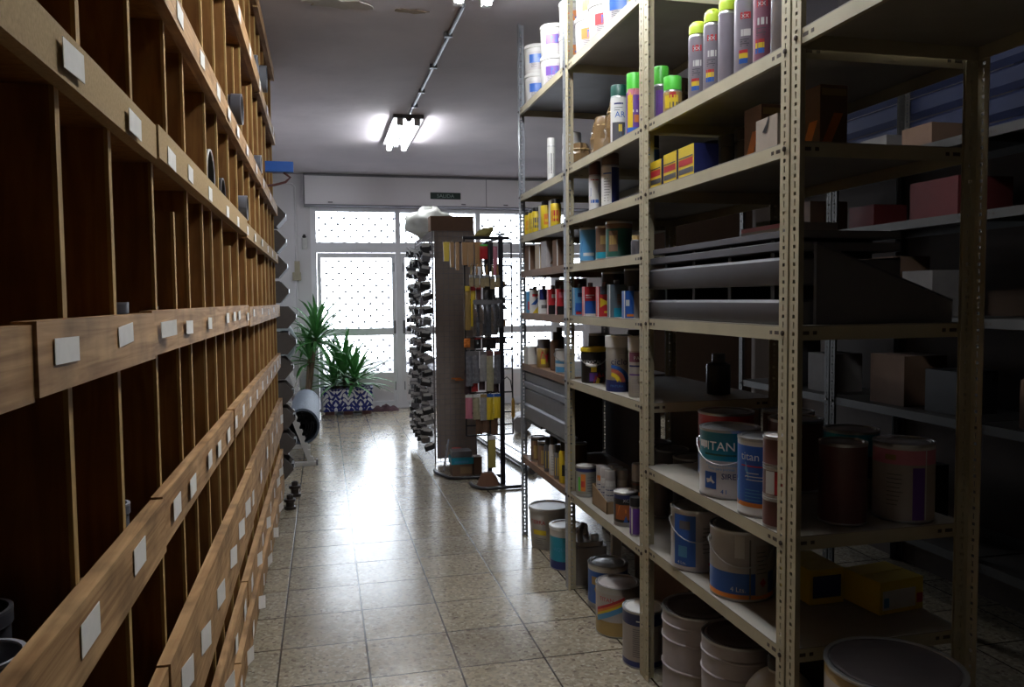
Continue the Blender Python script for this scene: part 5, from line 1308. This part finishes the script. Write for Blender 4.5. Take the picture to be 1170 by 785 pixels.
for j in range(5):
    for k in range(seg): f.append((j * seg + k, j * seg + (k + 1) % seg, ((j + 1) % 5) * seg + (k + 1) % seg, ((j + 1) % 5) * seg + k))
b.add(v, f); b.build('outer_wrap', MESHROLL, roll)
sp = []
for k in range(80): a = k * .35; rr_ = R * .80 - .0014 * k; sp.append((rr_ * math.cos(a) * .92, rr_ * math.sin(a)))
b = MB()
for k in range(len(sp) - 1): b.add([(sp[k][0], .02, sp[k][1]), (sp[k + 1][0], .02, sp[k + 1][1]), (sp[k + 1][0], 1.68, sp[k + 1][1]), (sp[k][0], 1.68, sp[k][1])], [(0, 1, 2, 3)])
o = b.build('inner_layers', BLACK, roll); sd = o.modifiers.new('sheet', 'SOLIDIFY'); sd.thickness = .004
# translucent jug on top of the stand end
t = thing('plastic_sheet', 'pale translucent plastic sheet draped over the top of the slotted stand', 'sheet', (-.43, 7.44, .90))
b = MB(); v = []; f = []; nx, nz = 8, 12; r_ = random.Random(2)
for j in range(nz + 1):
    for i in range(nx + 1):
        u = i / nx; q = j / nz
        v.append((-.03 + .10 * q + .19 * u * math.sin(PI * (.25 + .75 * q)) + r_.uniform(-.006, .006), -.04 + .07 * math.sin(u * 7 + q * 3) * .4 - .01, .42 * (1 - q)))
for j in range(nz):
    for i in range(nx): a = j * (nx + 1) + i; f.append((a, a + 1, a + nx + 2, a + nx + 1))
b.add(v, f); o = b.build('film', M('pale_film', (.55, .66, .68), .3, alpha=.85), t); sd = o.modifiers.new('sheet', 'SOLIDIFY'); sd.thickness = .003

# tiled planter and yuccas
pl_ = thing('tiled_planter', 'blue and white tiled planter box on the floor before the glass doors', 'planter', (.30, 10.80, .0))
b = MB(); w_, d_, h_ = .32, .15, .34
b.box(-w_, w_, -d_, -d_ + .02, .05, h_); b.box(-w_, w_, d_ - .02, d_, .05, h_); b.box(-w_, -w_ + .02, -d_ + .02, d_ - .02, .05, h_); b.box(w_ - .02, w_, -d_ + .02, d_ - .02, .05, h_); b.box(-w_ + .02, w_ - .02, -d_ + .02, d_ - .02, .05, .07)
b.build('tiled_box', AZUL, pl_)
b = MB(); b.box(-w_ - .006, w_ + .006, -d_ - .006, -d_ + .024, h_, h_ + .012); b.box(-w_ - .006, w_ + .006, d_ - .024, d_ + .006, h_, h_ + .012); b.box(-w_ - .006, -w_ + .024, -d_ + .024, d_ - .024, h_, h_ + .012); b.box(w_ - .024, w_ + .006, -d_ + .024, d_ - .024, h_, h_ + .012)
b.build('rim', NAVY, pl_)
for xx in (-.24, .0, .24): MB().box(xx - .06, xx + .06, -.12, .12, 0, .05).build('wooden_foot', MAROON, pl_)
MB().box(-w_ + .02, w_ - .02, -d_ + .02, d_ - .02, .25, .29).build('soil', SOIL, pl_)
def yucca(label, x, y, z, heads, seed, droop, base_r=.02, group=None, keep=lambda p: p):
    t = thing('yucca_plant', label, 'plant', (x, y, z))
    r_ = random.Random(seed); st_ = MB(); lf = MB()
    for (hx, hy, hz, n, L) in heads:
        st_.tube([(hx * .25, hy * .25, 0), (hx * .7, hy * .7, hz * .6), (hx, hy, hz)], [base_r * 1.2, base_r, base_r * .8], 8)
        for k in range(n):
            a = k * 2.39996 + r_.uniform(-.3, .3); el = 1.45 - 1.75 * (k / n) ** .9 + r_.uniform(-.15, .15)
            LL = L * r_.uniform(.75, 1.08); w0 = r_.uniform(.024, .038)
            p = Vector((hx, hy, hz - .10 * k / n)); e = el; m = 7; v = []; f = []
            for j in range(m + 1):
                q = j / m; wd = w0 * (.55 + 1.6 * q) * (1 - q) ** .75 + .0008 if q < 1 else .0006
                side = Vector((-math.sin(a), math.cos(a), 0)) * wd
                upv = Vector((-math.cos(a) * math.sin(e), -math.sin(a) * math.sin(e), math.cos(e))) * wd * .45
                v += [p + side + upv, p, p - side + upv]
                p = p + Vector((math.cos(a) * math.cos(e), math.sin(a) * math.cos(e), math.sin(e))) * (LL / m)
                p = keep(p)
                e -= droop * q * r_.uniform(.6, 1.2)
            for j in range(m):
                o = 3 * j; f += [(o, o + 1, o + 4, o + 3), (o + 1, o + 2, o + 5, o + 4)]
            lf.add(v, f)
    st_.build('stem', TRUNK, t); o = lf.build('foliage', LEAF, t, sharp=80)
    return t
yucca('spiky green yucca growing in the tiled planter', .27, 10.80, .291, [(-.02, -.02, .26, 46, .68), (.13, -.02, .20, 30, .56), (-.16, -.03, .14, 22, .52)], 5, .15, keep=lambda p: Vector((max(p.x, -.62), min(p.y, .26), max(p.z, .085) if abs(p.x) < .37 and abs(p.y) < .2 else p.z)))
yucca('taller yucca behind the fabric roll, leaning from the corner', -.24, 10.45, .25, [(.15, -.04, .82, 46, .62), (.06, .0, .55, 30, .52)], 12, .34, base_r=.024, keep=lambda p: Vector((max(p.x, -.45), min(p.y, .30), p.z)))
t = thing('plant_pot', 'brown pot in the corner holding the taller yucca', 'pot', (-.24, 10.45, 0))
MB().lathe([(.11, 0), (.15, .24), (.165, .245), (.165, .28), (.15, .285), (.14, .24), (.02, .235)], 24).build('pot', MAROON, t)
MB().lathe([(.139, .22), (.136, .246), (.01, .249)], 20).build('soil', SOIL, t)

# crumpled cloth by the doors
t = thing('floor_cloth', 'crumpled dark maroon cloth on the floor beside the tiled planter', 'cloth', (.80, 10.93, 0))
r_ = random.Random(8); b = MB(); v = []; f = []; nx, ny = 22, 8
for j in range(ny + 1):
    for i in range(nx + 1):
        u = i / nx; q = j / ny; e_ = math.sin(PI * u) ** .5 * math.sin(PI * q) ** .6
        v.append(((u - .5) * .36 + r_.uniform(-.01, .01), (q - .5) * .2, .002 + e_ * (.05 + .05 * abs(math.sin(u * 9)) * r_.uniform(.4, 1))))
for j in range(ny):
    for i in range(nx): a = j * (nx + 1) + i; f.append((a, a + 1, a + nx + 2, a + nx + 1))
b.add(v, f); b.build('cloth', M('maroon_cloth', (.085, .035, .045), .9), t, sharp=30)

# exit sign on the shutter housing
t = thing('exit_sign', 'dark green exit sign with pale letters on the shutter housing', 'sign', (1.68, Y_BACK - .176, 2.885))
MB().box(-.21, .21, -.005, .0, 0, .09).build('plate', SIGN, t)
b = MB(); decor(b, lambda u, v, l: (u, -.005 - l, v), [('text', 'SALIDA', 0, .022, .066, 0, 1.12)], lambda m: 0)
b.build('lettering', M('sign_letters', (.42, .52, .48), .5), t)
